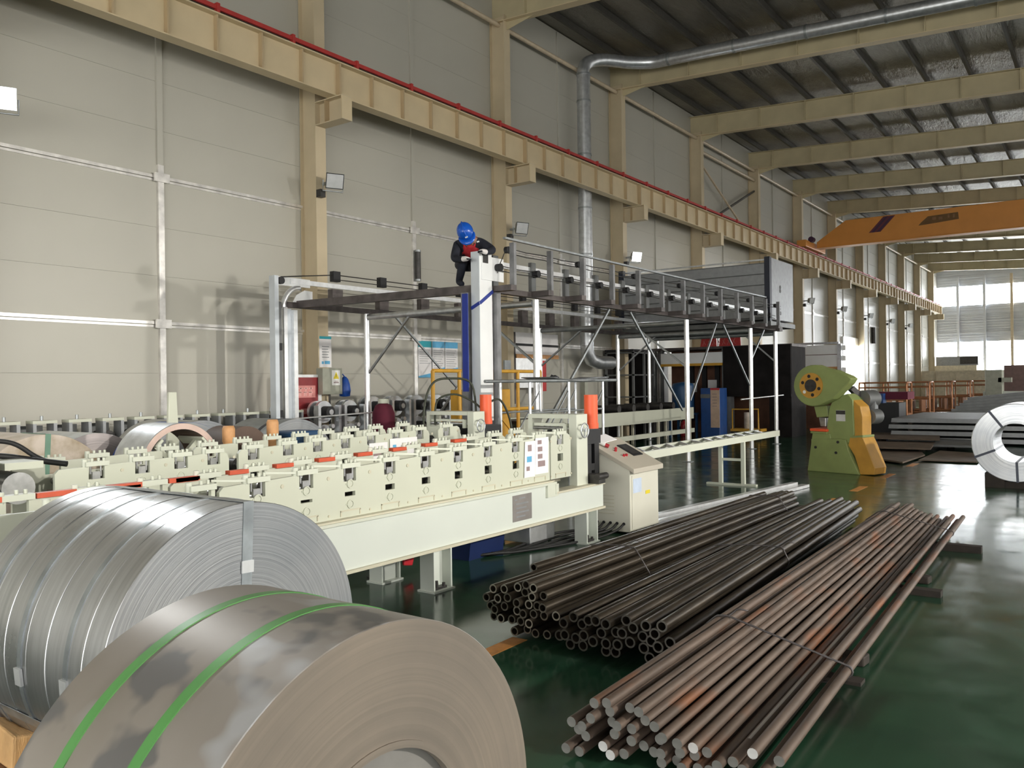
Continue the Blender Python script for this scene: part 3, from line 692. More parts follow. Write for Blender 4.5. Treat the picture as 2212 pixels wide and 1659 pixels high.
# ---------------------------------------------------------------- roll forming machines
def roll_former(name, label, xn, xf, y0, y1, stations, segs, frame_y, zfun, levers, bars, base_z=.36, legs=(), detail=True):
    """machine along y: near side plate at xn, far plate at xf"""
    t = wthing(name, label, 'machine', ((xn+xf)/2, (y0+y1)/2, 0))
    zb = .735
    # base beams: channel with flanges
    for x, s, nm in ((xn+.10, 1, 'base_beam'), (xf-.10, -1, 'rear_beam')):
        ys = frame_y-.62
        b = MB().box(min(x-.05*s, x-.03*s), max(x-.05*s, x-.03*s), y0, ys, base_z, .70).box(min(x-.05*s, x-.03*s), max(x-.05*s, x-.03*s), ys, y1+.1, base_z, .60).build(nm, 'cream_white', t)
        MB().box(min(x-.16*s, x), max(x-.16*s, x), y0, ys, .70, .722).build('upper_flange', 'cream2', b)
        MB().box(min(x-.16*s, x), max(x-.16*s, x), ys, y1+.1, .60, .62).build('lower_deck', 'cream_edge', b)
        MB().box(min(x-.16*s, x), max(x-.16*s, x), ys-.02, ys, .60, .70).build('step_plate', 'cream2', b)
        MB().box(min(x-.16*s, x), max(x-.16*s, x), y0, y1+.1, base_z-.022, base_z).build('lower_flange', 'cream_edge', b)
        MB().box(min(x-.14*s, x-.02*s), max(x-.14*s, x-.02*s), y0, frame_y-.64, .722, zb).build('slide_rail', 'cream_edge', b)
    for yy in legs:
        for x, s in ((xn+.10, 1), (xf-.10, -1)):
            xa, xb = sorted((x-.15*s, x))
            l = MB().box(xa, xb, yy-.115, yy-.10, 0, base_z-.022).box(xa, xb, yy+.10, yy+.115, 0, base_z-.022).box((xa+xb)/2-.008-.03*s, (xa+xb)/2+.008-.03*s, yy-.10, yy+.10, 0, base_z-.022).box(xa-.02, xb+.02, yy-.13, yy+.13, 0, .015)
            lg = l.build('leg', 'cream_white', t)
            MB().cyl((x-.03*s, yy-.05, .015), (x-.03*s, yy-.05, .09), .014, 8).cyl((x-.03*s, yy+.04, .015), (x-.03*s, yy+.04, .06), .014, 8).box(x-.07, x-.02, yy-.08, yy+.07, .015, .035).build('anchor_bolt', 'dark_steel', lg)
    HW = .062
    def plate(x, th, name, mm):
        for (a, b) in segs:
            st = [s for s in stations if a < s < b]
            mb = MB(); prev = a
            xa, xb = x-th/2, x+th/2
            for s in st:
                zt = zfun(s)
                mb.prism([(xa, prev, zb), (xa, s-HW, zb), (xa, s-HW, zt), (xa, prev+(.03 if prev == a else 0), zfun(prev)), ]+([(xa, a, zfun(a)-.03)] if prev == a else []), (0,0,0), (th,0,0))
                k = (s-stations[0]); sc = .892+.015*k; sh = min(.038, .006+.013*k)
                if name != 'near_plate': sc, sh = .88, .02
                zn = zt-.10
                mb.box(xa, xb, s-HW, s+HW, zb, sc-sh)
                mb.box(xa, xb, s-HW, s+HW, sc+sh, zn)
                mb.box(xa, xb, s-HW, s-.052, sc-sh, sc+sh); mb.box(xa, xb, s+.052, s+HW, sc-sh, sc+sh)
                prev = s+HW
            mb.prism([(xa, prev, zb), (xa, b, zb), (xa, b, zfun(b)-.06), (xa, b-.02, zfun(b)-.02), (xa, b-.06, zfun(b)), (xa, prev, zfun(prev))], (0,0,0), (th,0,0))
            p = mb.build(name, mm, t)
            for s in st:
                k = s-stations[0]; zt = zfun(s)
                zu, zl = .962+.0212*k, .822+.009*k
                if name == 'near_plate':
                    for z in (zu, zl):
                        MB().ring((xb, s, z), (xb+.008, s, z), .024, .033, 20).cyl((xb, s, z), (xb+.004, s, z), .022, 16).box(xb, xb+.005, s-.042, s-.034, z-.006, z+.006).box(xb, xb+.005, s+.034, s+.042, z-.006, z+.006).build('bearing_cap', 'cream', p)
                    # foot bracket outline at the bottom edge and small bosses
                    MB().box(xb, xb+.006, s-.10, s+.10, zb+.045, zb+.055).box(xb, xb+.006, s-.10, s-.09, zb+.01, zb+.05).box(xb, xb+.006, s+.09, s+.10, zb+.01, zb+.05).build('foot_bracket', 'cream_edge', p)
                    MB().cyl((xb, s+.2, zt-.05), (xb+.006, s+.2, zt-.05), .014, 10).cyl((xb, s+.2, zb+.03), (xb+.006, s+.2, zb+.03), .009, 8).build('boss', 'cream_edge', p)
                    # block inside the notch
                    MB().box(xa+.004, xb-.004, s-.03, s+.03, zt-.10, zt-.045).cyl((x, s-.04, zt-.06), (x, s-.04, zt-.0), .007, 8).cyl((x, s+.04, zt-.08), (x, s+.04, zt-.0), .007, 8).build('bearing_block', 'steel', p)
                # cap with bolts
                c = MB().box(xa-.02, xb+.02, s-.09, s+.09, zt, zt+.035).build('cap', 'cream2', p)
                mbn = MB().cyl((x, s-.085, zt-.01), (x, s-.085, zt+.055), .02, 10)
                for dy in (-.03, .02, .06): mbn.cyl((x+.005, s+dy, zt+.035), (x+.005, s+dy, zt+.058), .011, 6)
                mbn.build('nut', 'cream2', c)
                if levers and name == 'near_plate':
                    MB().bar((xb+.005, s-.10, zt+.02), (xb-.07, s-.30, zt+.035), .014, .014).build('lever', 'cream2', c)
    plate(xn, .03, 'near_plate', 'cream'); plate(xf, .03, 'far_plate', 'cream')
    if bars:
        st = [s for s in stations]
        for a, b in zip([stations[0]-.42*2, stations[0]-.42]+st[:-1], [stations[0]-.42]+st):
            if frame_y-1.0 < b: break
            MB().box(xf-.02, xf+.035, a+.16, b-.09, zfun(a)+.002, zfun(a)+.032).build('guard_bar', 'orange_dull', t)
    # roller shafts and discs
    for s in stations:
        k = s-stations[0]
        for z, rr_ in ((.962+.0212*k, .06), (.822+.009*k, .06)):
            r_ = MB().cyl((xf+.02, s, z), (xn-.02, s, z), .026, 12).build('roller_shaft', 'steel', t)
            for fx in (.25, .6): MB().cyl((xf+(xn-xf)*fx-.05, s, z), (xf+(xn-xf)*fx+.05, s, z), rr_, 16).build('roller', 'dark_steel', r_)
    # portal frame of the cutter across the end
    fy = frame_y; xa, xb = xf-.06, xn+.02
    f = MB().box(xb-.10, xb, fy-.10, fy+.12, .56, 1.37).build('cutter_post', 'cream2', t, bev=.006)
    MB().box(xa, xa+.05, fy-.10, fy+.12, .56, 1.37).build('cutter_post', 'cream2', t)
    MB().box(xa+.05, xb-.10, fy-.10, fy+.12, 1.325, 1.37).build('top_beam', 'cream2', t)
    MB().box(xa+.07, xb-.16, fy-.09, fy-.04, 1.245, 1.275).build('cross_bar', 'cream2', t)
    MB().cyl((xa+.05, fy-.07, 1.22), (xb-.10, fy-.07, 1.22), .018, 12).build('screw_shaft', 'steel', t)
    MB().box(xb-.16, xb-.13, fy-.12, fy-.02, 1.17, 1.27).build('shaft_bracket', 'cream2', t)
    P = [(xa+.08, 0, .74), (xb-.14, 0, .74), (xb-.12, 0, .8), (xb-.12, 0, 1.08), (xb-.16, 0, 1.16), (xb-.24, 0, 1.19), (xa+.14, 0, 1.19), (xa+.08, 0, 1.15)]
    MB().prism(P, (0, fy-.22, 0), (0, fy-.19, 0)).build('die_plate', 'cream2', t)
    hw = MB(); c = Vector((xb+.05, fy-.02, 1.2)); R_ = .075
    hw.tube([c+Vector((0, R_*math.cos(2*PI*i/20), R_*math.sin(2*PI*i/20))) for i in range(20)], .008, 8, True)
    for i in range(3):
        a = 2*PI*i/3+.5; hw.bar(c, c+Vector((0, R_*math.cos(a), R_*math.sin(a))), .01, .01)
    hw.cyl(c+Vector((-.06, 0, 0)), c+Vector((.015, 0, 0)), .014, 10)
    hw.build('handwheel', 'galv', t)
    # orange hydraulic cylinder above the cutter
    xc = (xa+xb)/2+.22
    h = MB().cyl((xc, fy+.35, 1.26), (xc, fy+.35, 1.57), .075, 24).build('hydraulic_cylinder', 'orange', t, bev=.004)
    MB().cyl((xc, fy+.35, 1.20), (xc, fy+.35, 1.26), .082, 20).box(xc-.12, xc-.05, fy+.28, fy+.42, 1.2, 1.30).build('cylinder_base', 'orange', h)
    k_ = MB().box(xa+.05, xb-.15, fy+.2, fy+.66, 1.02, 1.18).box(xb-.26, xb-.16, fy+.54, fy+.64, .62, 1.02).box(xb-.20, xb-.12, fy+.30, fy+.40, .62, 1.02).box(xa+.06, xa+.14, fy+.22, fy+.32, .72, 1.02).box(xb-.26, xb-.17, fy+.22, fy+.32, .72, 1.02).box(xa+.06, xa+.14, fy+.4, fy+.48, .72, 1.02).box(xb-.26, xb-.17, fy+.4, fy+.48, .72, 1.02).box(xa+.05, xb-.15, fy+.18, fy+.52, .725, .80)
    k_.build('cutter_frame', 'black', t)
    MB().bar((xa+.2, fy+.5, 1.15), (xa+.15, fy+1.1, 1.18), .06, .05).bar((xa+.2, fy+.5, .95), (xa+.15, fy+1.1, 1.14), .05, .05).build('cutter_arm', 'black', t)
    MB().box(xb-.24, xb-.20, fy+.12, fy+.22, .85, 1.08).build('copper_block', 'tarnish', t)
    return t
ST_A = [1.8+.42*i for i in range(4)]
STA = [2.22, 2.64, 3.06, 3.47, 3.88, 4.29, 4.71, 5.13, 5.55, 5.97, 6.40, 6.80, 7.18]
STA = [3.47, 3.88, 4.29, 4.71, 5.13, 5.55, 5.97, 6.40, 6.80, 7.18]
mA = roll_former('roll_forming_machine', 'long cream roll forming machine in front, beside the control console', -4.60, -5.14, 1.3, 7.85,
    STA, [(3.18, 6.98), (7.0, 7.38)], 7.60, lambda y: 1.085+.028*(y-3.84), True, True, legs=(2.3, 5.23, 7.66))
# its left part, mostly behind the silver coil
for xx, nm in ((-4.60, 'near_plate'), (-5.14, 'far_plate')):
    mb = MB(); prev = 1.3
    for s in (1.4, 1.80, 2.22, 2.64, 3.06):
        mb.box(xx-.015, xx+.015, prev, s-.062, .735, 1.065); mb.box(xx-.015, xx+.015, s-.062, s+.062, .735, .965); prev = s+.062
    mb.box(xx-.015, xx+.015, prev, 3.15, .735, 1.065)
    p = mb.build(nm, 'cream', mA)
    for s in (1.80, 2.22, 2.64, 3.06):
        c = MB().box(xx-.035, xx+.035, s-.09, s+.09, 1.065, 1.10).build('cap', 'cream2', p)
        MB().cyl((xx, s-.085, 1.05), (xx, s-.085, 1.12), .02, 10).cyl((xx, s, 1.10), (xx, s, 1.125), .011, 6).cyl((xx, s+.05, 1.10), (xx, s+.05, 1.125), .011, 6).build('nut', 'cream2', c)
        if xx < -5: MB().box(xx-.02, xx+.035, s+.10, s+.33, 1.067, 1.097).build('guard_bar', 'orange_dull', c)
# notices, nameplate
def notice(t, x, y0, y1, z0, z1, marks, lean=0, name='notice'):
    s_ = MB().prism([(x, y0, z0), (x, y1, z0), (x, y1+lean, z1), (x, y0+lean, z1)], (0,0,0), (.003,0,0)).build(name, 'paper', t)
    for mm, a, b, c, d in marks:
        MB().box(x+.003, x+.0045, y0+(y1-y0)*a, y0+(y1-y0)*b, z0+(z1-z0)*c, z0+(z1-z0)*d).build('print', mm, s_)
xa = -4.58
notice(mA, xa+.004, 6.52, 6.70, .80, 1.145, [('print_grey', .35, .7, .72, .9), ('print_blue', .25, .7, .42, .58), ('print_grey', .2, .5, .18, .3)], .02)
notice(mA, xa+.008, 6.70, 6.93, .815, 1.17, [('print_grey', .2, .5, .82, .93), ('print_grey', .2, .55, .62, .75), ('print_grey', .2, .55, .42, .55), ('print_grey', .2, .75, .2, .36)], .01)
np_ = MB().box(-4.53, -4.526, 6.26, 6.57, .415, .66).build('nameplate', 'nameplate', mA)
tx = MB()
for j, (a, b, z) in enumerate(((.03, .07, .61), (.10, .2, .62), (.05, .25, .57), (.05, .22, .53), (.05, .26, .49), (.05, .2, .45))): tx.box(-4.526, -4.5245, 6.26+a, 6.26+b, z, z+.014)
tx.build('engraving', 'plate_edge', np_)
MB().box(-4.53, -4.505, 6.82, 7.02, .58, .70).build('clamp_bracket', 'cream2', mA)
MB().box(-4.62, -4.46, 7.74, 7.88, .62, .72).cyl((-4.46, 7.70, .70), (-4.46, 7.90, .70), .035, 10).build('roller_guide', 'dark_steel', mA)
mB = roll_former('roll_forming_machine', 'second cream roll forming machine behind the front one', -6.30, -6.98, 2.95, 8.2,
    [3.29, 3.66, 4.0, 4.31, 4.72, 5.11, 5.47, 5.83, 6.19, 6.56, 6.94, 7.4], [(2.98, 4.46), (4.56, 7.1), (7.25, 7.65)], 8.0, lambda y: 1.125+.022*(y-3.6), False, False, legs=(3.4, 5.6, 7.9))
notice(mB, -6.28, 6.15, 6.42, .93, 1.10, [('print_grey', .15, .75, .2, .5)], .0)
notice(mB, -6.275, 6.45, 6.88, .94, 1.13, [('print_blue', .1, .22, .3, .65), ('print_grey', .62, .78, .4, .65)], .0)
# entry rollers of the rear machine and its frame at the far left
t = wthing('entry_stand', 'black steel entry stand left of the rear roll forming machine', 'machine', (-6.6, 2.5, 0))
for a_, b_ in ((-6.30, 2.48), (-6.98, 2.48), (-6.30, 1.9), (-6.98, 1.9)): MB().box(a_, a_+.06, b_, b_+.06, 0, 1.14).build('post', 'black', t)
MB().box(-6.98, -6.22, 1.88, 2.56, 1.14, 1.20).box(-6.98, -6.22, 2.47, 2.55, .92, .97).build('frame_rail', 'black', t)
MB().cyl((-7.0, 2.2, 1.24), (-6.2, 2.2, 1.24), .035, 12).build('bright_roller', 'galv_bright', t)
MB().cyl((-6.9, 2.76, 1.0), (-6.35, 2.76, 1.0), .115, 20).build('feed_roller', 'steel', t)
MB().box(-6.95, -6.28, 2.64, 2.90, 1.14, 1.19).build('feed_cover', 'cream', t)
tag(MB().tube(smooth([at(-40, 952, x=-6.75), at(10, 954, x=-6.75), at(40, 963, x=-6.72), at(75, 985, x=-6.68), at(105, 997, x=-6.62), at(135, 1000, x=-6.55)]), .018, 8).build('black_cable', 'cable', origin=at(135, 1000, x=-6.55)), 'upper black cable drooping onto the rear machine', 'cable')
tag(MB().tube(smooth([at(-40, 984, x=-6.7), at(15, 986, x=-6.7), at(60, 992, x=-6.65), at(110, 998, x=-6.58), at(145, 1002, x=-6.5)]), .022, 8).build('black_cable', 'cable', origin=at(145, 1002, x=-6.5)), 'lower black cable lying onto the rear machine', 'cable')
# under the front machine
t = wthing('hydraulic_tank', 'pale grey tank standing under the end of front machine', 'tank', (-5.2, 7.45, 0))
MB().box(-5.35, -4.95, 7.15, 7.62, .03, .33).build('body', 'galv_bright', t, bev=.01)
MB().box(-5.37, -4.93, 7.13, 7.64, .30, .335).build('lid', 'white_post', t)
for a, b in ((-5.33, 7.17), (-4.98, 7.17), (-5.33, 7.58), (-4.98, 7.58)): MB().box(a-.02, a+.02, b-.02, b+.02, 0, .03).build('foot', 'galv_dull', t)
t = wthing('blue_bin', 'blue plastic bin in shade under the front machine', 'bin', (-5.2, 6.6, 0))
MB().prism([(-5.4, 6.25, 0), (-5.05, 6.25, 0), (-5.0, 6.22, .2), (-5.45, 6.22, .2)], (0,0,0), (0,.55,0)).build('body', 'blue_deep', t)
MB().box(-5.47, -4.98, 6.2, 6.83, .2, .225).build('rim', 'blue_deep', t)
t = wthing('red_cloth', 'red cloth hanging under the front machine', 'cloth', (-5.2, 5.5, 0))
q = at(878, 1222, x=-5.15)
MB().prism([(-5.15, q.y-.06, .10), (-5.15, q.y+.05, .08), (-5.15, q.y+.08, .16), (-5.15, q.y+.04, .27), (-5.15, q.y-.05, .30)], (0,0,0), (.03,0,0)).build('fold', 'ext_red', t, bev=.01)
# cables on the floor near the console
def lay(pts, lab, r=.014):
    P = []
    for i in range(len(pts)-1):
        p0 = Vector(pts[max(i-1, 0)]); p1 = Vector(pts[i]); p2 = Vector(pts[i+1]); p3 = Vector(pts[min(i+2, len(pts)-1)])
        for j in range(6):
            u = j/6; P.append(.5*((2*p1)+(p2-p0)*u+(2*p0-5*p1+4*p2-p3)*u*u+(3*p1-p0-3*p2+p3)*u**3))
    P.append(Vector(pts[-1]))
    return tag(MB().tube(P, r, 6).build('floor_cable', 'cable', origin=P[0]), lab, 'cable', 'black cables between machine and console')
for i in range(5):
    e = Vector((-4.38, 8.27, .12))+Vector((-.08-.085*i, -.03, 0))
    lay([(e.x, e.y+.02, .11), (e.x-.02, e.y-.12, .06), (e.x-.1-.05*i, e.y-.45, .02), (-4.75-.05*i, 7.1-.1*i, .018+.004*i), (-5.0-.04*i, 6.6-.05*i, .02), (-5.35, 6.9, .02), (-5.6, 7.3, .02)], '%s black cable from the console foot under the machine' % ORD[i])

# ---------------------------------------------------------------- control console
cx0, cx1, cy0, cy1 = -4.93, -4.37, 8.27, 8.98
t = wthing('control_console', 'beige control console with sloping screen panel', 'console', ((cx0+cx1)/2, (cy0+cy1)/2, 0))
zr, zf = .99, .72
P = [(cx0, cy0, .03), (cx1, cy0, .03), (cx1, cy0, zf), (cx0+.03, cy0, zr), (cx0, cy0, zr-.01)]
MB().prism(P, (0,0,0), (0, cy1-cy0, 0)).build('body', 'console', t, bev=.006)
ov = .06
P = [(cx1+ov, cy0-.015, zf-.035), (cx1+ov, cy0-.015, zf+.02), (cx0+.02, cy0-.015, zr+.045), (cx0, cy0-.015, zr+.04), (cx0, cy0-.015, zr), (cx1, cy0-.015, zf)]
tp = MB().prism(P, (0,0,0), (0, cy1-cy0+.03, 0)).build('sloping_panel', 'console_top', t, bev=.005)
sv = Vector((cx1+ov-cx0-.02, 0, zf+.02-zr-.045)); sl = sv.length; sv.normalize(); nv = Vector((-sv.z, 0, sv.x)) if sv.x > 0 else Vector((sv.z, 0, -sv.x))
o_ = Vector((cx0+.02, 0, zr+.045))
def on_panel(a, b, h=0): return o_+sv*a+Vector((0, b, 0))+nv*h
def panel_plate(a0, a1, b0, b1, h, name, mm):
    P = [on_panel(a0, b0), on_panel(a1, b0), on_panel(a1, b1), on_panel(a0, b1)]
    return MB().prism(P, nv*.0005, nv*h).build(name, mm, tp)
panel_plate(.18, .43, cy0+.40, cy0+.62, .012, 'screen_frame', 'black')
panel_plate(.21, .40, cy0+.43, cy0+.59, .013, 'screen', 'dark_steel')
for a, b, mm in ((.28, .20, 'ext_red'), (.40, .20, 'ext_red'), (.40, .26, 'ext_red'), (.24, .27, 'ext_red')):
    MB().cyl(on_panel(a, cy0+b), on_panel(a, cy0+b, .022), .016, 12).build('button', mm, tp)
MB().box(cx1, cx1+.008, cy0+.04, cy1-.04, .06, .66).build('door', 'console', t, bev=.003)
MB().box(cx1+.008, cx1+.011, cy0+.06, cy0+.26, .46, .62).build('taped_paper', 'print_blue', t).data.materials[0] = mat('pale_blue', (.55,.64,.78), .7)
MB().box(cx1+.008, cx1+.011, cy0+.36, cy0+.47, .42, .46).build('yellow_sticker', 'yellow_sign', t)
vn = MB()
for i in range(6): vn.box(cx0+.16, cx0+.36, cy0-.004, cy0, .22+.04*i, .228+.04*i)
vn.build('vent_slots', 'cream_edge', t)
gl = MB()
for i in range(5): gl.cyl((cx1-.08-.085*i, cy0-.012, .12), (cx1-.08-.085*i, cy0, .12), .017, 10)
gl.build('cable_gland', 'black', t)
for a in (cx0+.05, cx1-.05):
    for b in (cy0+.05, cy1-.05): MB().cyl((a, b, 0), (a, b, .03), .03, 10).build('foot', 'black', t)
t = wthing('marker_pen', 'white marker with red cap lying on the console', 'pen', tuple(on_panel(.10, cy0+.08, .02)))
p, q = on_panel(.0, cy0+.05, .03), on_panel(.17, cy0+.12, .03)
MB().cyl(p, q, .022, 12).build('body', 'white', t); MB().cyl(q, q+(q-p)*.25, .022, 12).build('cap', 'ext_red', t)
t = wthing('papers', 'loose papers lying along the top edge of the console', 'papers', tuple(on_panel(-.02, cy0+.3, .01)))
MB().prism([on_panel(-.05, cy0+.15, .006), on_panel(.10, cy0+.22, .006), on_panel(.06, cy0+.60, .006), on_panel(-.08, cy0+.55, .006)], (0,0,0), (0,0,.006)).build('sheet', 'paper', t)

# ---------------------------------------------------------------- run-out table and profiles on the floor
t = wthing('runout_table', 'low cream roller table running on from the front machine', 'table', (-5.05, 12.3, 0))
for x, nm in ((-4.88, 'rail'), (-5.26, 'rail')): MB().box(x-.025, x+.025, 9.05, 14.9, .71, .81).build(nm, 'cream2', t)
for i in range(13): MB().cyl((-5.24, 9.25+.45*i, .79), (-4.90, 8.8+.45*i, .79), .024, 10).build('roller', 'steel', t)
for yy in (9.6, 13.14):
    for x in (-4.88, -5.26): MB().box(x-.03, x+.03, yy-.03, yy+.03, .02, .71).build('leg', 'cream2', t)
    MB().box(-5.5, -4.66, yy-.04, yy+.04, 0, .03).build('foot_bar', 'cream2', t); MB().box(-5.24, -4.9, yy-.02, yy+.02, .40, .44).build('cross_tie', 'cream2', t)
def uprofile(p, q, w_, h_, lab):
    p = Vector(p); q = Vector(q); d = (q-p).normalized(); s = Vector((d.y, -d.x, 0))
    mb = MB()
    mb.bar(p+UP*(h_-.004), q+UP*(h_-.004), w_, .008); mb.bar(p+s*(w_/2-.004)+UP*h_/2, q+s*(w_/2-.004)+UP*h_/2, .008, h_-.012); mb.bar(p-s*(w_/2-.004)+UP*h_/2, q-s*(w_/2-.004)+UP*h_/2, .008, h_-.012)
    return tag(mb.build('steel_profile', 'galv_bright', origin=p), lab, 'steel profile', 'bright steel profiles on the floor')
uprofile((-4.62, 8.9, 0), (-4.12, 13.35, 0), .10, .085, 'bright steel profile on the floor beside the console')
uprofile((-4.44, 8.9, 0), (-3.98, 13.45, 0), .12, .05, 'flatter steel profile lying along the brighter one')

# ---------------------------------------------------------------- pipes and bars
def pipe_mesh(r, L, hollow, endm, stripe=False):
    mb = MB()
    if hollow:
        n = 16; r0 = r*.70; vs = []
        for yy, rr_ in ((0, r), (L, r), (0, r0), (L, r0)): vs += [(rr_*math.cos(2*PI*i/n), yy, rr_*math.sin(2*PI*i/n)) for i in range(n)]
        J = [(i+1) % n for i in range(n)]
        mb.add(vs, [(i, J[i], n+J[i], n+i) for i in range(n)], True, 0)
        mb.add(vs, [(2*n+i, 3*n+i, 3*n+J[i], 2*n+J[i]) for i in range(n)], True, 0)
        mb.add(vs, [(i, 2*n+i, 2*n+J[i], J[i]) for i in range(n)]+[(n+i, n+J[i], 3*n+J[i], 3*n+i) for i in range(n)], False, 1)
    else:
        n = 12; vs = [(r*math.cos(2*PI*i/n), yy, r*math.sin(2*PI*i/n)) for yy in (0, .6*L, L) for i in range(n)]
        mb.add(vs, [(k*n+i, k*n+(i+1) % n, (k+1)*n+(i+1) % n, (k+1)*n+i) for k in (0, 1) for i in range(n)], True, 0)
        mb.add(vs[:n], [tuple(range(n))], False, 1); mb.add(vs[-n:], [tuple(range(n))], False, 1)
    me_o = mb.build('tmp', ['pipe_black' if hollow else 'bar_rust', endm])
    me = me_o.data; bpy.data.objects.remove(me_o); return me
def settle(pts, r):
    """push apart in (x, z) so that no two overlap and none sinks below the floor clearance"""
    P = [list(p) for p in pts]
    for it in range(200):
        for i in range(len(P)):
            for j in range(i):
                a, b = P[i], P[j]; dx, dz = a[0]-b[0], a[1]-b[1]; d = math.hypot(dx, dz)
                if d < 2*r:
                    if d < 1e-5: dx, dz, d = 1e-3, 1e-3, 1.4e-3
                    k = (2*r-d)/2*.5; a[0] += dx/d*k; a[1] += dz/d*k; b[0] -= dx/d*k; b[1] -= dz/d*k
            if P[i][1] < P[i][2]: P[i][1] = P[i][2]
    return P
BO = []
def bundle(name, pix, sc, off, yend, r, L, hollow, zmin, farf, label, group, cat, ends, special={}, lift=.0):
    raw = []
    for i, (a, b) in enumerate(pix):
        px, py = off[0]+a*sc, off[1]+b*sc
        ye = special.get(i, {}).get('ye') or (yend(px, py) if callable(yend) else yend)
        q = at(px, py, y=ye); raw.append((q.x, max(q.z, zmin), zmin, ye))
    P = settle(raw, r*1.005)
    meshes = {}; out = []
    far = settle([(*farf(p[0], p[1]), zmin) for p in P], r*1.005)
    for i, p in enumerate(P):
        em = ends(i)
        key = em
        if key not in meshes: meshes[key] = pipe_mesh(r, 1.0, hollow, em)
        dy = special.get(i, {}).get('dy', random.uniform(-.04, .04)); Li = L+random.uniform(-.10, .10)
        n0 = Vector((p[0], raw[i][3]+dy, p[1])); fq = far[i]; n1 = Vector((fq[0], n0.y+Li, fq[1]))
        if 'ye' in special.get(i, {}): n1.y = n0.y+L-.75
        o = bpy.data.objects.new(name, meshes[key]); C.objects.link(o)
        o.location = n0; v = n1-n0; o.rotation_euler = v.to_track_quat('Y', 'Z').to_euler(); o.scale = (1, v.length, 1)
        tag(o, special.get(i, {}).get('label', label), cat, None if 'label' in special.get(i, {}) else group); out.append((n0, n1)); BO.append(o)
    return out
G1 = [(395,650),(512,670),(700,645),(848,600),(940,640),(338,758),(450,785),(603,765),(790,715),(868,765),(990,770),(318,890),(435,915),(548,880),(715,835),(830,870),(945,885),(1058,895),(378,1020),(500,1037),(628,1055),(665,955),(790,975),(900,990),(1018,1018),(1150,1030),(745,1078),(875,1095),(700,1190),(815,1200),(880,1240),(1060,1260),(912,395)]
br = {0,1,2,6,15,19,21,25,27,4,9}
B1 = bundle('steel_pipe', G1, .1687, (1000,1160), 4.5, .0305, 5.75, True, .031, lambda x, z: (-3.28+(x+3.2)*.62, .031+(z-.031)*.82),
    'dark steel pipe in the wire-tied bundle beside the console', 'pipes in the tied bundle by the console', 'pipe', lambda i: 'pipe_end_bright' if i in br else 'pipe_end',
    {32: dict(ye=5.05, dy=0, label='dark steel pipe topping the tied bundle, its near end set back')})
G2 = [(245,700),(140,800),(195,930),(45,985),(200,1135),(560,735),(505,960),(470,1120),(720,760),(820,830),(760,970),(830,1070),(945,1225),(1090,790),(1080,950),(1215,1020),(1350,1040),(1500,850),(1700,840),(1510,1030),(1635,1090),(1830,1090),(1380,1200),(1475,1315),(800,1200),(380,820),(920,940),(1260,900),(1000,1060),(640,1040),(1560,950),(330,1010)]
B2 = bundle('steel_pipe', G2, .1356, (1200,1240), 4.42, .034, 5.75, True, .035, lambda x, z: (-2.66+(x+2.45)*.66, .035+(z-.035)*.9),
    'dark steel pipe in the loose middle bundle, between tied pipes and rusty bars', 'pipes in the middle bundle', 'pipe', lambda i: 'pipe_end_dark')
G3 = [(395,310),(500,315),(360,450),(490,420),(175,500),(245,535),(180,595),(280,635),(130,725),(230,770),(500,545),(600,520),(530,605),(695,575),(765,430),(800,510),(460,725),(540,790),(608,800),(710,675),(785,745),(945,715),(880,805),(985,815),(1040,900),(1150,680),(1180,785),(1248,770),(1360,815),(1220,890),(1150,910),(1490,900),(1625,890),(1810,800),(2045,880),(1930,960),(650,400),(880,560),(1000,640),(1420,960),(1100,980),(1300,980),(1700,960)]
wh = {16, 17, 27, 33}
def far3(x, z):
    u = (x+1.6)/.45
    return (-1.78+.40*u, .10+(z-.05)*.78)
B3 = bundle('steel_bar', G3, .2351, (1200,1440), lambda px, py: 3.22+.00055*(px-1230), .0235, 7.0, False, .034, far3,
    'rusty round steel bar in the pile in the right foreground', 'rusty round bars in the foreground pile', 'bar', lambda i: 'bar_end_white' if i in wh else 'bar_end',
    {27: dict(label='rusty round steel bar with the brightest white-painted end', dy=0), 33: dict(label='rusty bar with half-white end, second from right', dy=0)})
# chalk-white streak along one bar
sb = BO[-len(G3)+32]; sb['label'] = 'rusty bar carrying a long chalk-white streak'
del sb['group']
vs = [(.0245*math.cos(a), yy, .0245*math.sin(a)) for yy in (.03, .12, .25, .38) for a in (1.2, 1.5, 1.8)]
st_ = MB().add(vs, [(k*3+i, k*3+i+1, k*3+i+4, k*3+i+3) for k in range(3) for i in range(2)], True).build('chalk_streak', 'bar_stripe'); st_.parent = sb
def hull(pts):
    pts = sorted(set(pts))
    def half(ps):
        h = []
        for p in ps:
            while len(h) >= 2 and (h[-1][0]-h[-2][0])*(p[1]-h[-2][1])-(h[-1][1]-h[-2][1])*(p[0]-h[-2][0]) <= 0: h.pop()
            h.append(p)
        return h
    lo = half(pts); up = half(pts[::-1]); return lo[:-1]+up[:-1]
def row_labels(objs, r, what):
    L = sorted(objs, key=lambda o: -o.location.z); rows = []; top = None
    for o in L:
        if top is None or top-o.location.z > 1.7*r: rows.append([]); top = o.location.z
        rows[-1].append(o)
    for i, rw in enumerate(rows):
        rw.sort(key=lambda o: o.location.x)
        for j, o in enumerate(rw):
            if 'group' not in o: continue
            rn = 'top row' if i == 0 else ('bottom row' if i == len(rows)-1 else '%s row' % ORD[i])
            o['label'] = '%s end from left, %s from top, %s' % (ORD[j], rn, what) if i and i < len(rows)-1 else '%s end from left, %s, %s' % (ORD[j], rn, what)
row_labels(BO[:len(G1)], .0305, 'tied pipe bundle by console')
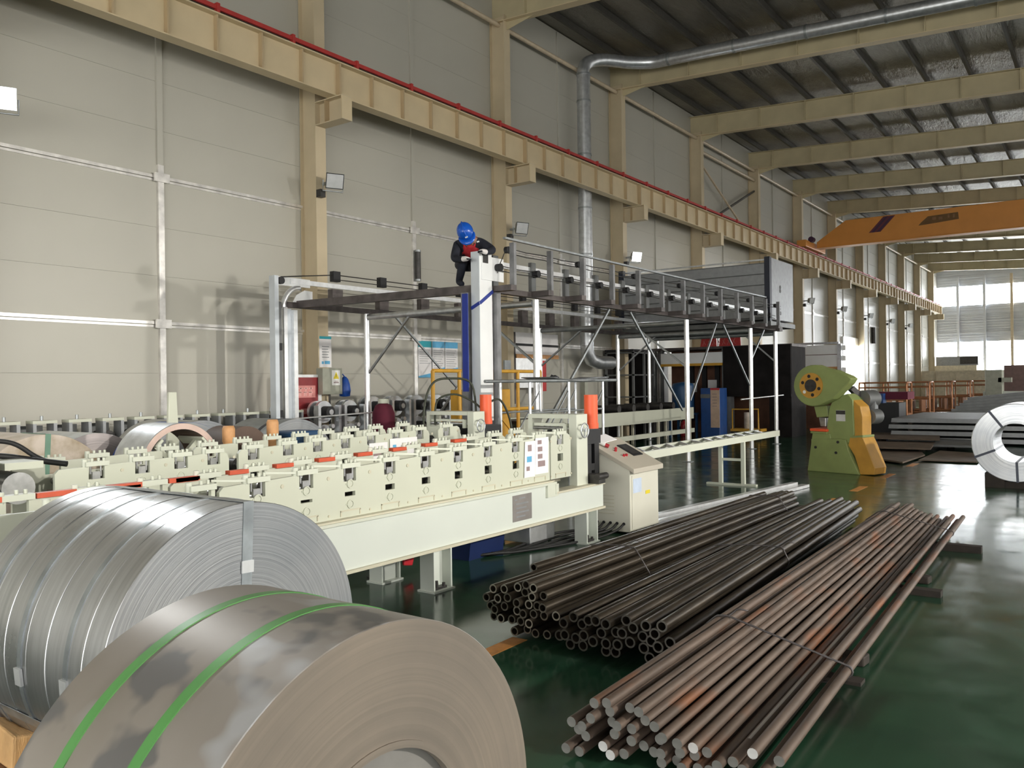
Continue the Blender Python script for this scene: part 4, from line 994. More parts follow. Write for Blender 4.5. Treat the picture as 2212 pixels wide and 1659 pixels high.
row_labels(BO[len(G1):len(G1)+len(G2)], .034, 'loose middle pipe bundle')
row_labels(BO[-len(G3):], .0235, 'rusty round bar pile')
def tie(B, y, r, lab, wr=.0045, skew=0, tail=True):
    pts = []
    for n0, n1 in B:
        if n0.y < y < n1.y:
            u = (y-n0.y)/(n1.y-n0.y); c = n0.lerp(n1, u)
            for k in range(10): pts.append((round(c.x+(r+wr)*math.cos(2*PI*k/10), 4), round(max(.004, c.z+(r+wr)*math.sin(2*PI*k/10)), 4)))
    h = hull(pts)
    P = []
    for i in range(len(h)):
        a, b = h[i], h[(i+1) % len(h)]
        for u in (0, .5): P.append((a[0]+(b[0]-a[0])*u, y+skew*((a[0]+(b[0]-a[0])*u)), a[1]+(b[1]-a[1])*u))
    t = wthing('binding_wire', lab, 'wire', (P[0][0], y, 0))
    MB().tube(P, wr, 6, True).build('loop', 'wire', t)
    if tail:
        m_ = max(P, key=lambda p: p[2]); m_ = Vector(m_)
        MB().tube([m_, m_+Vector((.03, .05, .03)), m_+Vector((.06, .02, .045)), m_+Vector((.09, .07, .03))], wr*.8, 6).build('twisted_end', 'wire', t)
tie(B1, 5.9, .0305, 'twisted wire tie round near part of the console-side pipe bundle')
tie(B1, 9.6, .0305, 'wire tie round the far end of the console-side pipe bundle')
tie(B2, 6.9, .034, 'wire tie across the middle pipe bundle')
tie(B3, 4.75, .0235, 'thick wire tie round near part of the rusty bars', .006)
tie(B3, 9.4, .0235, 'wire tie round the far end of the rusty bars')
for i, y in enumerate((4.9, 7.2, 9.2)):
    xm = -1.72
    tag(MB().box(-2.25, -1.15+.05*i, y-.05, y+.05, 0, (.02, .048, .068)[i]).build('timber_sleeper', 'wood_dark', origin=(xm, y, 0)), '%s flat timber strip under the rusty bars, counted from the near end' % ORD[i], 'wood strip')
for i, (px, py) in enumerate(((1840, 1432), (1985, 1258))):
    q = at(px, py, z=.0)
    tag(MB().prism([(q.x-.10, q.y-.06, 0), (q.x+.08, q.y-.05, 0), (q.x+.09, q.y+.06, 0), (q.x-.10, q.y+.06, 0)], (0,0,0), (0,0,.06)).build('timber_offcut', 'wood_dark', origin=q, bev=.01), ['dark timber offcut beside the near half of the rusty bars', 'dark timber offcut beside the far half of the rusty bars'][i], 'wood block')

# ---------------------------------------------------------------- overhead door track rig
XRr, XL, YN = -7.3, -11.1, 9.15
zt = 3.12; YP_ = 9.36
t = wthing('door_track_rig', 'tall rig of galvanised posts carrying two overhead door tracks', 'rig', (-9.2, 15, 0))
rig = t
# right track: ledger beam, brackets, track, bars
MB().box(XRr-.10, XRr, YP_+.30, 22.4, zt-.08, zt).build('ledger_beam', 'dark_beam', t)
MB().box(XRr-.09, XRr-.03, YP_+.30, 21.5, zt+.30, zt+.39).build('track', 'galv_bright', t)
yk = 9.75; i = 0
while yk < 21.6:
    b = MB().box(XRr-.02, XRr+.32, yk-.07, yk+.07, zt-.07, zt+.01).build('bracket_arm', 'dark_beam', t)
    MB().box(XRr+.24, XRr+.32, yk+.01, yk+.07, zt+.01, zt+.62).build('bracket_post', 'grey_post', b)
    MB().box(XRr-.06, XRr+.0, yk-.06, yk+.06, zt+.01, zt+.46).build('hanger', 'plate_grey', b)
    MB().cyl((XRr, yk, zt+.28), (XRr+.10, yk, zt+.28), .055, 12).build('pulley', 'black', b)
    if i % 2 == 0: MB().cyl((XRr+.18, yk, zt+.52), (XRr+.24, yk, zt+.52), .05, 12).build('pulley', 'black', b)
    yk += .98; i += 1
for j, (xo, zo) in enumerate(((.2, .55), (.2, .48), (.05, .31), (.05, .24))):
    P = []
    yk = 9.75
    while yk < 21.6:
        P += [(XRr+xo, yk, zt+zo), (XRr+xo, yk+.49, zt+zo-.015)]; yk += .98
    if j in (0, 2): P = [(XRr+.03, YN+.60, zt+(.25 if j == 0 else .20))]+P
    MB().tube(P, .008, 5).build('chain', 'dark_steel', t)
MB().box(XRr-.05, XRr+.0, 10.0, 21.5, zt+.74, zt+.77).build('upper_rail', 'galv_dull', t)
# left track
MB().box(XL-.05, XL+.05, YN-.15, 21.6, zt-.10, zt-.01).build('ledger_beam', 'dark_beam', t)
MB().box(XL-.04, XL+.02, YN-.05, 21.6, zt+.30, zt+.38).build('track', 'galv_bright', t)
MB().tube([(XL+.03, YN-.26, 3.51), (XL, YN+.95, zt+.54), (XL, 21.5, zt+.56)], .01, 5).build('chain', 'dark_steel', t)
MB().tube([(XL, YN+.9, zt+.46), (XL, 21.5, zt+.46)], .008, 5).build('chain', 'dark_steel', t)
yk = 10.1
while yk < 21.5:
    b = MB().box(XL-.06, XL+.06, yk-.12, yk+.12, zt-.01, zt+.28).build('hanger', 'dark_beam', t)
    MB().box(XL-.05, XL+.05, yk-.08, yk+.08, zt+.42, zt+.60).build('pulley_block', 'black', b); yk += 1.15
# left end: vertical guides and the curved track
MB().box(XL-.07, XL+.07, YN-.42, YN-.34, 0, 3.52).build('guide_post', 'pale_post', t)
MB().box(XL-.05, XL+.05, YN-.34, YN-.27, 0, 3.10).build('guide_web', 'plate_grey', t)
MB().box(XL-.05, XL+.05, YN-.22, YN-.15, 0, 3.02).build('inner_track', 'galv_bright', t)
MB().box(XL-.05, XL+.05, YN-.02, YN+.06, 0, 2.98).build('inner_track', 'galv_bright', t)
MB().box(XL-.03, XL-.01, YN-.15, YN-.02, 0, 3.0).build('guide_web', 'pale_post', t)
arc = [(XL, YN-.185, 3.0)]+[(XL, YN-.185+.33*(1-math.cos(PI/2*k/10)), 3.03+.33*math.sin(PI/2*k/10)) for k in range(11)]
MB().tube(arc, .045, 10).build('curved_track', 'galv_bright', t)
MB().box(XL-.02, XL+.0, YN-.34, YN+.38, 3.38, 3.52).build('corner_plate', 'white_post', t)
MB().prism([(XL, YN-.02, 3.02), (XL, YN+.42, 3.02), (XL, YN+.42, 3.32), (XL, YN+.25, 3.33), (XL, YN+.08, 3.24), (XL, YN+.0, 3.12)], (.0,0,0), (.012,0,0)).build('corner_plate', 'white_post', t)
MB().cyl((XL, YN-.26, 3.45), (XL+.06, YN-.26, 3.45), .06, 14).build('pulley', 'black', t)
for z in (1.2, 2.3): MB().box(XL-.04, XL+.06, YN-.33, YN-.27, z, z+.12).build('clamp', 'black', t)
# cross beam between the near ends
MB().bar((XL, YN+.12, zt-.04), (XRr-.155, YP_+.14, zt-.04), .10, .12).build('cross_beam', 'dark_beam', t)
# white end post at the right track
YP = 9.36
MB().box(XRr-.30, XRr-.19, YP-.06, YP+.05, 0, zt-.1).build('rear_post', 'grey_post', t)
p_ = MB().box(XRr-.15, XRr, YP, YP+.29, 0, 3.60).build('white_guide_post', 'white_post', t)
MB().box(XRr-.15, XRr, YP-.008, YP, 0, 3.60).build('pale_face', 'pale_post', p_)
MB().box(XRr, XRr+.015, YP+.04, YP+.56, 3.20, 3.54).build('white_corner_plate', 'white_post', t)
MB().box(XRr-.03, XRr+.022, YP+.06, YP+.18, 3.44, 3.62).build('hinge_block', 'dark_steel', t)
MB().box(XRr-.02, XRr+.06, YP+.32, YP+.42, 0, zt-.09).build('side_post', 'grey_post', t)
MB().box(XRr-.26, XRr-.16, YP-.085, YP-.07, 1.6, 3.0).build('blue_cover', 'blue_strap', t)
MB().bar((XRr+.003, YP, 2.86), (XRr+.003, YP+.31, 3.05), .05, .006, up=(1,0,0)).bar((XRr-.15, YP-.011, 2.79), (XRr, YP-.011, 2.86), .05, .006, up=(0,1,0)).build('blue_strap', 'blue_strap', t)
# pipe frames across
FR = [(10.85, 1, 1), (16.55, 1, 1), (20.4, 1, 1), (22.3, 1, 1)]
for i, (yy, a, b) in enumerate(FR):
    for x in (XRr-.05, XL):
        MB().cyl((x, yy, .012), (x, yy, zt-.10), .052, 16).build('pipe_post', 'galv_bright', t)
        MB().box(x-.09, x+.09, yy-.09, yy+.09, 0, .012).build('base_plate', 'galv_dull', t)
    MB().cyl((XL+.05, yy, zt-.16), (XRr-.1, yy, zt-.16), .055, 16).build('cross_pipe', 'galv_dull' if i else 'galv', t)
MB().cyl((XRr-.05, 19.7, 1.25), (XRr-.05, 22.9, 1.30), .018, 8).build('tie_tube', 'galv_bright', t)
MB().box(XL-.08, XRr+.1, 22.2, 22.45, zt-.1, zt+.02).build('end_beam', 'dark_beam', t)
# diagonal braces
for a, b in (((XL, 10.85, 1.9), (XL+1.1, 10.85, zt-.16)), ((XL, 12.6, .9), (XL+.05, 14.9, zt-.1)), ((XRr-.05, 11.0, .95), (XRr-.05, 13.2, zt-.1)), ((XL, 16.55, 2.1), (XL+1.2, 16.55, zt-.16)),
             ((XL, 11.6, zt-.1), (XL, 13.6, 1.5)), ((XRr-.05, 10.85, 2.0), (XRr-1.3, 10.85, zt-.16)), ((XRr-.05, 16.55, 2.0), (XRr-1.3, 16.55, zt-.16)), ((XRr-.05, 14.0, zt-.1), (XRr-.05, 16.3, 1.1)), ((XRr-.05, 16.7, 1.3), (XRr-.05, 18.2, zt-.1)), ((XL, 20.4, 2.0), (XL+1.2, 20.4, zt-.16)),
             ((XRr-.05, 20.4, 2.2), (XRr-.05, 21.4, zt-.1)), ((XRr-.05, 22.3, 2.2), (XRr-.9, 22.3, zt-.16)), ((XRr-.05, 18.6, zt-.1), (XRr-.05, 20.3, 1.6))):
    MB().bar(a, b, .035, .035).build('diagonal_brace', 'galv_dull', t)
MB().box(XL+.05, XL+.18, 18.3, 18.45, 1.02, 1.75).build('switch_box', 'elec_box', t)
# grey roller box on the far end of the tracks
t = wthing('roller_box', 'big grey slatted box standing on the far end of the rig', 'box', (-9.4, 22.5, zt+.05))
bx0, bx1, by0, by1, bz0, bz1 = -11.7, -7.25, 21.6, 23.55, 3.26, 4.95
MB().box(bx0+.05, bx1-.05, by0+.08, by1-.05, bz0+.05, bz1-.14).build('core', 'plate_grey', t)
nsl = 5; hs = (bz1-.16-bz0-.1)/nsl
for i in range(nsl): MB().box(bx0+.15, bx1-.15, by0+.03, by0+.08, bz0+.1+i*hs+.015, bz0+.1+(i+1)*hs-.015).build('slat', 'plate_edge', t)
for x in (bx0, bx1-.14): MB().box(x, x+.14, by0, by0+.16, bz0, bz1).build('corner_post', 'blue', t).data.materials[0] = mat('post_navy', (.016,.02,.035), .5)
MB().box(bx1-.05, bx1, by0+.16, by1, bz0+.06, bz1-.02).build('end_panel', 'plate_edge', t)
for z in (bz0+.25, bz0+.85, bz0+.95): MB().cyl((bx1, by0+.85, z), (bx1+.01, by0+.85, z), .05, 12).build('hole_cover', 'dark_steel', t)
MB().box(bx0+.14, bx1-.14, by0+.02, by0+.05, bz1-.09, bz1-.05).build('top_rail', 'galv', t)
MB().box(bx0+.1, bx1+.02, by0, by1+.1, zt+.02, bz0).build('sill', 'plate_grey', t)

# ---------------------------------------------------------------- worker
def make_person():
    base = at(992, 604, d=12.35); base.z = zt+.02
    t = wthing('person', 'person in navy workwear, red vest and blue hard hat crouching behind white post', 'person', tuple(base))
    J = dict(pelvis=(at(1004, 574, d=12.62)), spine=at(1010, 551, d=12.50), chest=at(1016, 530, d=12.30), neck=at(1013, 517, d=12.12), head=at(1008, 511, d=11.98), crown=at(1004, 499, d=11.93),
        shl=at(988, 531, d=12.25), ell=at(981, 560, d=12.10), wrl=at(1000, 560, d=11.87), hal=at(1008, 558, d=11.80),
        shr=at(1042, 526, d=12.25), elr=at(1066, 541, d=12.10), wrr=at(1050, 545, d=11.84), har=at(1042, 542, d=11.77),
        hil=at(995, 572, d=12.55), knl=at(1000, 566, d=12.15), anl=at(991, 597, d=12.38), tol=at(999, 602, d=12.20),
        hir=at(1016, 573, d=12.58), knr=at(1030, 566, d=12.20), anr=at(1024, 597, d=12.45), tor=at(1032, 602, d=12.28))
    # keep the feet on the beam
    for k in ('anl', 'anr'): J[k].z = zt+.10
    for k in ('tol', 'tor'): J[k].z = zt+.05
    R_ = dict(pelvis=.135, spine=.135, chest=.15, neck=.058, head=.085, crown=.075, shl=.085, shr=.085, ell=.062, elr=.062, wrl=.042, wrr=.042, hal=.036, har=.036, hil=.105, hir=.105, knl=.078, knr=.078, anl=.055, anr=.055, tol=.042, tor=.042)
    E_ = [('pelvis','spine'), ('spine','chest'), ('chest','neck'), ('neck','head'), ('head','crown'), ('chest','shl'), ('shl','ell'), ('ell','wrl'), ('wrl','hal'), ('chest','shr'), ('shr','elr'), ('elr','wrr'), ('wrr','har'),
          ('pelvis','hil'), ('hil','knl'), ('knl','anl'), ('anl','tol'), ('pelvis','hir'), ('hir','knr'), ('knr','anr'), ('anr','tor')]
    # fingers
    for h, wv in (('hal', 'wrl'), ('har', 'wrr')):
        d = (J[h]-J[wv]).normalized(); s = d.cross(UP).normalized(); dn = -UP
        for f in range(5):
            if f == 4: b0 = J[h]+s*(.04 if h == 'har' else -.04)-d*.02; tip = b0+s*(.035 if h == 'har' else -.035)+d*.03+dn*.02; mid = (b0+tip)/2
            else:
                o_ = (f-1.5)*.02; b0 = J[h]+s*o_+d*.02; mid = b0+d*(.035-.004*abs(f-1.5))+dn*.01; tip = mid+d*.015+dn*(.03-.004*abs(f-1.5))
            for nm, p, rr_ in ((h+'a%d' % f, mid, .0105), (h+'b%d' % f, tip, .0085)): J[nm] = p; R_[nm] = rr_
            E_ += [(h, h+'a%d' % f), (h+'a%d' % f, h+'b%d' % f)]
    names = list(J); idx = {n: i for i, n in enumerate(names)}
    me = bpy.data.meshes.new('skel'); me.from_pydata([tuple(J[n]-base) for n in names], [(idx[a], idx[b]) for a, b in E_], [])
    so = bpy.data.objects.new('skel', me); C.objects.link(so)
    sk = so.modifiers.new('skin', 'SKIN'); sk.use_smooth_shade = True; ss = so.modifiers.new('sub', 'SUBSURF'); ss.levels = 2; ss.render_levels = 2
    for i, n in enumerate(names): me.skin_vertices[0].data[i].radius = (R_[n], R_[n])
    me.skin_vertices[0].data[idx['pelvis']].use_root = True
    dg = bpy.context.evaluated_depsgraph_get(); ev = so.evaluated_get(dg); bm_ = bpy.data.meshes.new_from_object(ev)
    bpy.data.objects.remove(so)
    seg = [(J[a]-base, J[b]-base, a, b) for a, b in E_]
    def near(p):
        best = None
        for a, b, na, nb in seg:
            d = b-a; u = max(0, min(1, (p-a).dot(d)/max(d.length_squared, 1e-9))); q = a+d*u; dist = (p-q).length-.5*(R_[na]*(1-u)+R_[nb]*u)
            if best is None or dist < best[0]: best = (dist, na, nb, u)
        return best
    bm_.materials.clear()
    for mm in ('navy', 'skin', 'glove', 'vest'): bm_.materials.append(M[mm])
    for p in bm_.polygons:
        d, na, nb, u = near(p.center); p.use_smooth = True
        if nb in ('head', 'crown') or (nb == 'neck' and u > .7): mi = 1
        elif na in ('hal', 'har') or nb in ('hal', 'har'): mi = 2
        else: mi = 0
        p.material_index = mi
    bo = bpy.data.objects.new('body', bm_); C.objects.link(bo); bo.parent = t
    # vest: torso surface pushed outwards
    bm = bmesh.new(); bm.from_mesh(bm_); bm.normal_update()
    kill = []
    for f in bm.faces:
        d, na, nb, u = near(f.calc_center_median())
        ok = (na, nb) in (('pelvis','spine'), ('spine','chest')) or ((na, nb) == ('chest','neck') and u < .75) or ((na, nb) in (('chest','shl'), ('chest','shr')) and u < .62)
        if not ok: kill.append(f)
    bmesh.ops.delete(bm, geom=kill, context='FACES'); bm.normal_update()
    seen = set(); best = []
    for v in bm.verts:
        if v in seen: continue
        st = [v]; isl = []
        while st:
            a = st.pop()
            if a in seen: continue
            seen.add(a); isl.append(a); st += [e.other_vert(a) for e in a.link_edges]
        if len(isl) > len(best): best = isl
    bs = set(best); bmesh.ops.delete(bm, geom=[v for v in bm.verts if v not in bs], context='VERTS'); bm.normal_update()
    for v in bm.verts: v.co += v.normal*.012
    vm = bpy.data.meshes.new('vest'); bm.to_mesh(vm); bm.free(); vm.materials.clear(); vm.materials.append(M['vest'])
    for p in vm.polygons: p.material_index = 0; p.use_smooth = True
    vo = bpy.data.objects.new('vest', vm); C.objects.link(vo); vo.parent = t
    sd = vo.modifiers.new('solid', 'SOLIDIFY'); sd.thickness = .006
    # badge
    q = at(1030, 523, d=12.05); MB().bar(q, q+Vector((.03, .02, .008)), .03, .02, up=(0,0,1)).build('chest_badge', 'white', t)
    # hard hat: dome, ridge and peak, tipped forwards
    ax = (J['crown']-J['neck']).normalized(); hc = J['crown']-ax*.02
    fd = (-FW*.75-UP*.35+RT*.05); fd = (fd-ax*fd.dot(ax)).normalized()
    sd_ = ax.cross(fd)
    mb = MB(); prof = [(.118, -.01), (.120, .02), (.112, .06), (.092, .10), (.06, .128), (.02, .140), (.001, .141)]
    k = 24; vs = []
    for r_, h in prof: vs += [hc+ax*h+(fd*1.12*math.cos(2*PI*j/k)+sd_*math.sin(2*PI*j/k))*r_ for j in range(k)]
    mb.add(vs, [(i*k+j, i*k+(j+1) % k, (i+1)*k+(j+1) % k, (i+1)*k+j) for i in range(len(prof)-1) for j in range(k)], True)
    hh = mb.build('hard_hat', 'helmet', t)
    vs = []
    for j in range(25):
        a = -1.25+2.5*j/24; e = fd*1.12*math.cos(a)+sd_*math.sin(a); pk = .062*max(0, math.cos(a*1.2))+.006
        vs += [hc+e*.116-ax*.006, hc+e*(.119+pk)-ax*(.016+pk*.25), hc+e*(.119+pk)-ax*(.022+pk*.25), hc+e*.116-ax*.012]
    fs = [(4*j+i, 4*j+4+i, 4*j+4+(i+1) % 4, 4*j+(i+1) % 4) for j in range(24) for i in range(4)]+[(0,1,2,3), (99,98,97,96)]
    MB().add(vs, fs, True).build('peak', 'helmet', hh)
    MB().tube([hc+ax*h+fd*1.12*f for f, h in ((.112,.055), (.094,.103), (.06,.132), (0,.146), (-.06,.132), (-.094,.103), (-.113,.05))], .012, 6).build('ridge', 'helmet', hh)
    q = hc+fd*.132+ax*.045
    MB().bar(q-sd_*.02, q+sd_*.02, .03, .004, up=fd).build('hat_badge', 'white', hh)
    # face
    fc = J['head']-ax*.0; e1 = fc+fd*.085+ax*.0
    MB().lathe(e1+fd*.01-ax*.03, fd, [(.016, -.01), (.012, .012), (.001, .02)], 8).build('nose', 'skin', t)
    for s_ in (-1, 1): MB().lathe(e1+sd_*s_*.033+ax*.0, fd, [(.011, -.006), (.008, .004), (.001, .007)], 8).build('eye', 'black', t)
    MB().bar(e1-ax*.06-sd_*.025, e1-ax*.06+sd_*.025, .008, .01, up=fd).build('mouth', 'tarnish', t)
    return t
make_person()

# ---------------------------------------------------------------- green power press
PA, PBv = Vector((-4.62, 15.90, 0)), Vector((-3.59, 15.60, 0))
uu = (PBv-PA).normalized(); wv = Vector((-uu.y, uu.x, 0)); nrm = wv
def pp(px, py, dw=0):
    """pixel on the side face of the press (shifted dw behind the face)"""
    dx, dy = px-1106, py-829.5; v = FW+RT*((dx-ROLL*dy)/FPX)-UP*((dx*ROLL+dy)/FPX); o = Vector((0,0,CAMH))
    p0 = PA+wv*dw; k = (p0-o).dot(nrm)/v.dot(nrm); return o+v*k
t = wthing('power_press', 'olive green power press with yellow flywheel and spine', 'press', tuple((PA+PBv)/2))
def pslab(pix, d0, d1, name, mm, par=None, bev=.012):
    P = [pp(a, b, d0) for a, b in pix]
    for p in P: p.z = max(p.z, 0)
    return MB().prism(P, (0,0,0), wv*(d1-d0)).build(name, mm, par or t, bev=bev)
b0 = pp(1748, 1018); b0.z = 0
base = pslab([(1744,1022), (1856,1030), (1833,975), (1826,950), (1812,948), (1752,948), (1752,957)], .0, .5, 'base', 'press_green')
pslab([(1752,955), (1755,935), (1793,937), (1797,955)], .04, .46, 'bed', 'press_green')
pslab([(1749,925), (1786,927), (1786,933), (1749,931)], .0, .5, 'bolster_plate', 'orange')
pslab([(1750,931), (1786,933), (1786,938), (1750,936)], .02, .48, 'bolster', 'press_green')
pslab([(1788,965), (1786,920), (1792,880), (1800,862), (1830,850), (1842,865), (1845,940), (1830,960), (1812,970)], .06, .44, 'frame', 'press_green')
pslab([(1830,860), (1843,864), (1858,878), (1863,900), (1863,942), (1842,943), (1841,885)], .09, .40, 'spine_upper', 'dark_yellow')
pslab([(1836,945), (1862,943), (1870,960), (1890,1012), (1888,1026), (1858,1027), (1846,985), (1832,962)], .05, .45, 'spine_lower', 'dark_yellow')
pslab([(1838,942), (1864,940), (1864,946), (1838,948)], .05, .45, 'spine_band', 'press_green')
# flywheel guard: teardrop, thick
c0 = (1757, 833); rp_ = 44
pix = [(c0[0]+rp_*math.cos(a)*.98, c0[1]+rp_*math.sin(a)*1.02) for a in [math.radians(x) for x in range(58, 285, 12)]]
pix += [(1775,794), (1800,800), (1830,812), (1838,818), (1832,828), (1815,845), (1798,862)]
pslab(pix, -.18, .08, 'flywheel_guard', 'press_green', bev=.02)
fc = pp(c0[0]-5, c0[1], -.19); nf = -wv
MB().cyl(fc+wv*.01, fc-wv*.012, .235, 36).build('yellow_disc', 'dark_yellow', t)
MB().cyl(fc, fc-wv*.03, .115, 28).build('hub', 'dark_steel', t)
for i in range(6):
    a = PI/6+i*PI/3+.2; q = fc-wv*.012+(uu*math.cos(a)+UP*math.sin(a))*.175
    MB().cyl(q, q-wv*.004, .032, 14).build('disc_hole', 'white' if i == 3 else 'black', t)
pslab([(1758,878), (1786,876), (1790,900), (1764,902)], .12, .38, 'ram_guide', 'press_green')
pslab([(1768,900), (1784,902), (1784,922), (1772,921)], .18, .34, 'ram', 'steel')
q = pp(1816, 898, .055)
MB().bar(q-uu*.09, q+uu*.09, .004, .20, up=(0,0,1)).build('plate', 'galv_bright', t)
MB().bar(q-uu*.09-wv*.003+UP*.06, q+uu*.09-wv*.003+UP*.06, .004, .07, up=(0,0,1)).build('plate_header', 'dark_steel', t)
for px, py in ((1762,966), (1810,955), (1806,978)): 
    q = pp(px, py); MB().cyl(q+wv*.01, q-wv*.012, .025, 12).build('bolt_hole', 'press_dark', base)
# motor and belt guard at the back
q = pp(1862, 862, .42)
MB().cyl(q, q+wv*.4, .16, 20).box(q.x-.1, q.x+.2, q.y+.1, q.y+.35, q.z-.3, q.z-.05).build('motor', 'plate_grey', t)
MB().cyl(q+uu*.12-UP*.32, q+uu*.12-UP*.32+wv*.3, .14, 18).build('counterweight', 'plate_grey', t)
MB().bar(pp(1838, 838, .3), pp(1862, 862, .5), .12, .10).build('motor_mount', 'dark_steel', t)

# ---------------------------------------------------------------- bright coil on the right, axis along y
t = wthing('steel_coil', 'bright galvanised slit coil with dark straps, right edge', 'coil', (-1.2, 14.95, .70))
cxr, cyr, R1, r1 = -1.22, 14.8, .60, .30
k = 80; prof = [(r1, 0), (r1+.03, .0), (R1-.01, .004), (R1, .014), (R1, 1.19), (R1-.01, 1.2), (r1, 1.2), (r1, 0)]; vs = []
for r_, h in prof: vs += [(cxr+r_*math.cos(2*PI*j/k), cyr+h, .70+r_*math.sin(2*PI*j/k)) for j in range(k)]
mb = MB()
for p in range(len(prof)-1):
    mb.add(vs, [(p*k+j, p*k+(j+1) % k, (p+1)*k+(j+1) % k, (p+1)*k+j) for j in range(k)], p in (2, 3, 4, 6), 1 if p in (0, 1, 5) else 0)
mb.build('winding', ['galv_bright', 'coil_end_bright'], t)
for a in (2.2, 3.55, 4.75, .4):
    dv = Vector((math.cos(a), 0, math.sin(a))); c = Vector((cxr, cyr, .70))
    MB().bar(c+dv*(r1-.003)-Vector((0,.005,0)), c+dv*(R1+.004)-Vector((0,.005,0)), .035, .004, up=(0,1,0)).bar(c+dv*(R1+.004)-Vector((0,.005,0)), c+dv*(R1+.004)+Vector((0,1.21,0)), .035, .004, up=dv).bar(c+dv*(r1-.004)-Vector((0,.005,0)), c+dv*(r1-.004)+Vector((0,1.21,0)), .035, .004, up=dv).build('strap', 'dark_strap', t)
t = wthing('coil_cradle', 'dark timber cradle under the bright coil at right edge', 'cradle', (-1.2, 14.95, 0))
for s_ in (-1, 1): MB().prism([(cxr+s_*.15, 0, 0), (cxr+s_*.42, 0, 0), (cxr+s_*.42, 0, .22), (cxr+s_*.36, 0, .22), (cxr+s_*.15, 0, .115)], (0, cyr+.02, 0), (0, cyr+1.18, 0)).build('wedge', 'wood_dark', t)
MB().box(cxr-.15, cxr+.15, cyr+.05, cyr+1.15, 0, .095).build('sleeper', 'wood_dark', t)

# ---------------------------------------------------------------- plate stacks beyond the press
SX0, SX1 = -4.85, -.2
for i in range(4):
    z = .0+i*.165
    lab = ['lowest', 'second lowest', 'third lowest', 'topmost'][i]+' grey plate bundle of the stack beyond the press'
    t = wthing('plate_bundle', lab, 'steel plates', (-2.5, 26, z), 'grey plate bundles in the stack')
    xo = (-.05, .03, -.03, .04)[i]
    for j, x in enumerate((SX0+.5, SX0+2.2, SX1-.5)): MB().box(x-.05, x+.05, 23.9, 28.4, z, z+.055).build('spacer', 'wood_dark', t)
    for j in range(3): MB().box(SX0+xo+.006*j, SX1+xo, 23.9-.006*j, 28.5, z+.055+.036*j, z+.055+.036*j+.035).build('plate', 'plate_edge' if True else '', t)
    MB().box(SX0+xo+.02, SX1+xo-.02, 23.92, 28.48, z+.163, z+.1645).build('top_skin', 'plate_grey', t)
# rusty sheets on the floor
def sheet(P, z, lab, mm='rusty_sheet', th=.02):
    return tag(MB().prism([(p.x, p.y, z) for p in P], (0,0,0), (0,0,th)).build('steel_sheet', mm, origin=(P[0].x, P[0].y, z)), lab, 'steel sheet', 'rusty sheets on the floor behind the press')
def fq(*pix, z=0): return [at(a, b, z=z) for a, b in pix]
sheet(fq((1872,990), (1950,1001), (1998,985), (1990,978), (1870,972), z=.03), .03, 'rusty sheet lying nearest behind the press spine', th=.03)
sheet(fq((1984,995), (2110,1000), (2130,982), (2030,975), z=.02), .02, 'rusty sheet on the floor left of the bright coil')
sheet(fq((1866,968), (2010,972), (2020,958), (1868,955), z=.12), .12, 'raised rusty sheet in front of the grey plate stack', th=.03)
sheet(fq((1880,948), (2030,952), (2030,938), (1880,936), z=.2), .2, 'upper rusty sheet just in front of the grey plate stack', th=.03)
sheet(fq((2015,965), (2120,968), (2125,955), (2025,952), z=.1), .10, 'dark grey sheet between rusty sheets and bright coil', 'plate_grey', .05)
for i, (px, py, h) in enumerate(((1900, 975, .118), (1990, 972, .118), (1900, 958, .198), (2000, 955, .198), (2050, 966, .098), (2105, 966, .098))):
    q = at(px, py-h*75, z=h)
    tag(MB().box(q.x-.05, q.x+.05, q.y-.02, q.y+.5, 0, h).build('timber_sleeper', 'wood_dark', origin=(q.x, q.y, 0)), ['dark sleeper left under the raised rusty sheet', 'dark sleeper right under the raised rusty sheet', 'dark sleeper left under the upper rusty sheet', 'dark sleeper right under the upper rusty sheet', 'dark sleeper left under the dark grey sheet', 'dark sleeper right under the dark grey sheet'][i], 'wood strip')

# ---------------------------------------------------------------- dark work booth behind the rig
t = wthing('work_booth', 'dark work booth with white fascia behind the rig', 'booth', (-10, 25.7, 0))
MB().box(-12.35, -7.75, 25.0, 26.5, 2.72, 2.80).build('roof', 'dark_beam', t)
MB().box(-12.3, -7.8, 26.42, 26.5, 0, 2.72).build('back_wall', 'booth_brown', t)
MB().box(-12.0, -9.9, 24.97, 25.03, 2.28, 2.62).build('fascia', 'white_post', t)
MB().box(-12.0, -9.9, 24.95, 25.03, 2.20, 2.28).build('fascia_stripe', 'yellow', t)
MB().box(-9.88, -7.78, 24.96, 25.0, 1.22, 2.78).build('black_sheet', 'booth_black', t)
MB().box(-8.45, -7.78, 25.0, 25.04, 0, 1.30).build('black_panel', 'booth_black', t)
MB().box(-7.82, -7.78, 25.04, 26.42, 0, 2.72).build('side_panel', 'booth_black', t)
MB().box(-9.95, -9.62, 24.9, 25.2, 0, 1.22).build('pillar', 'plate_edge', t)
for x in (-12.3, -12.05, -9.95): MB().box(x, x+.08, 25.04, 25.12, 0, 2.72).build('frame_post', 'plate_grey', t)
MB().box(-8.6, -8.0, 25.6, 26.1, 1.45, 2.4).build('tan_hood', 'rust_frame', t)
for i in range(4): MB().box(-11.6+i*.45, -11.45+i*.45, 26.3, 26.4, .4, 2.6).build('rack_post', 'black', t)
for i, (x, z) in enumerate(((-11.6, 1.35), (-10.9, 1.45), (-9.9, 1.9))): MB().box(x, x+.3, 26.2, 26.25, z, z+.3).build('bright_notice', 'paper', t)
t = wthing('dark_enclosure', 'black mesh enclosure with grey frame under the duct', 'enclosure', (-12.1, 23, 0))
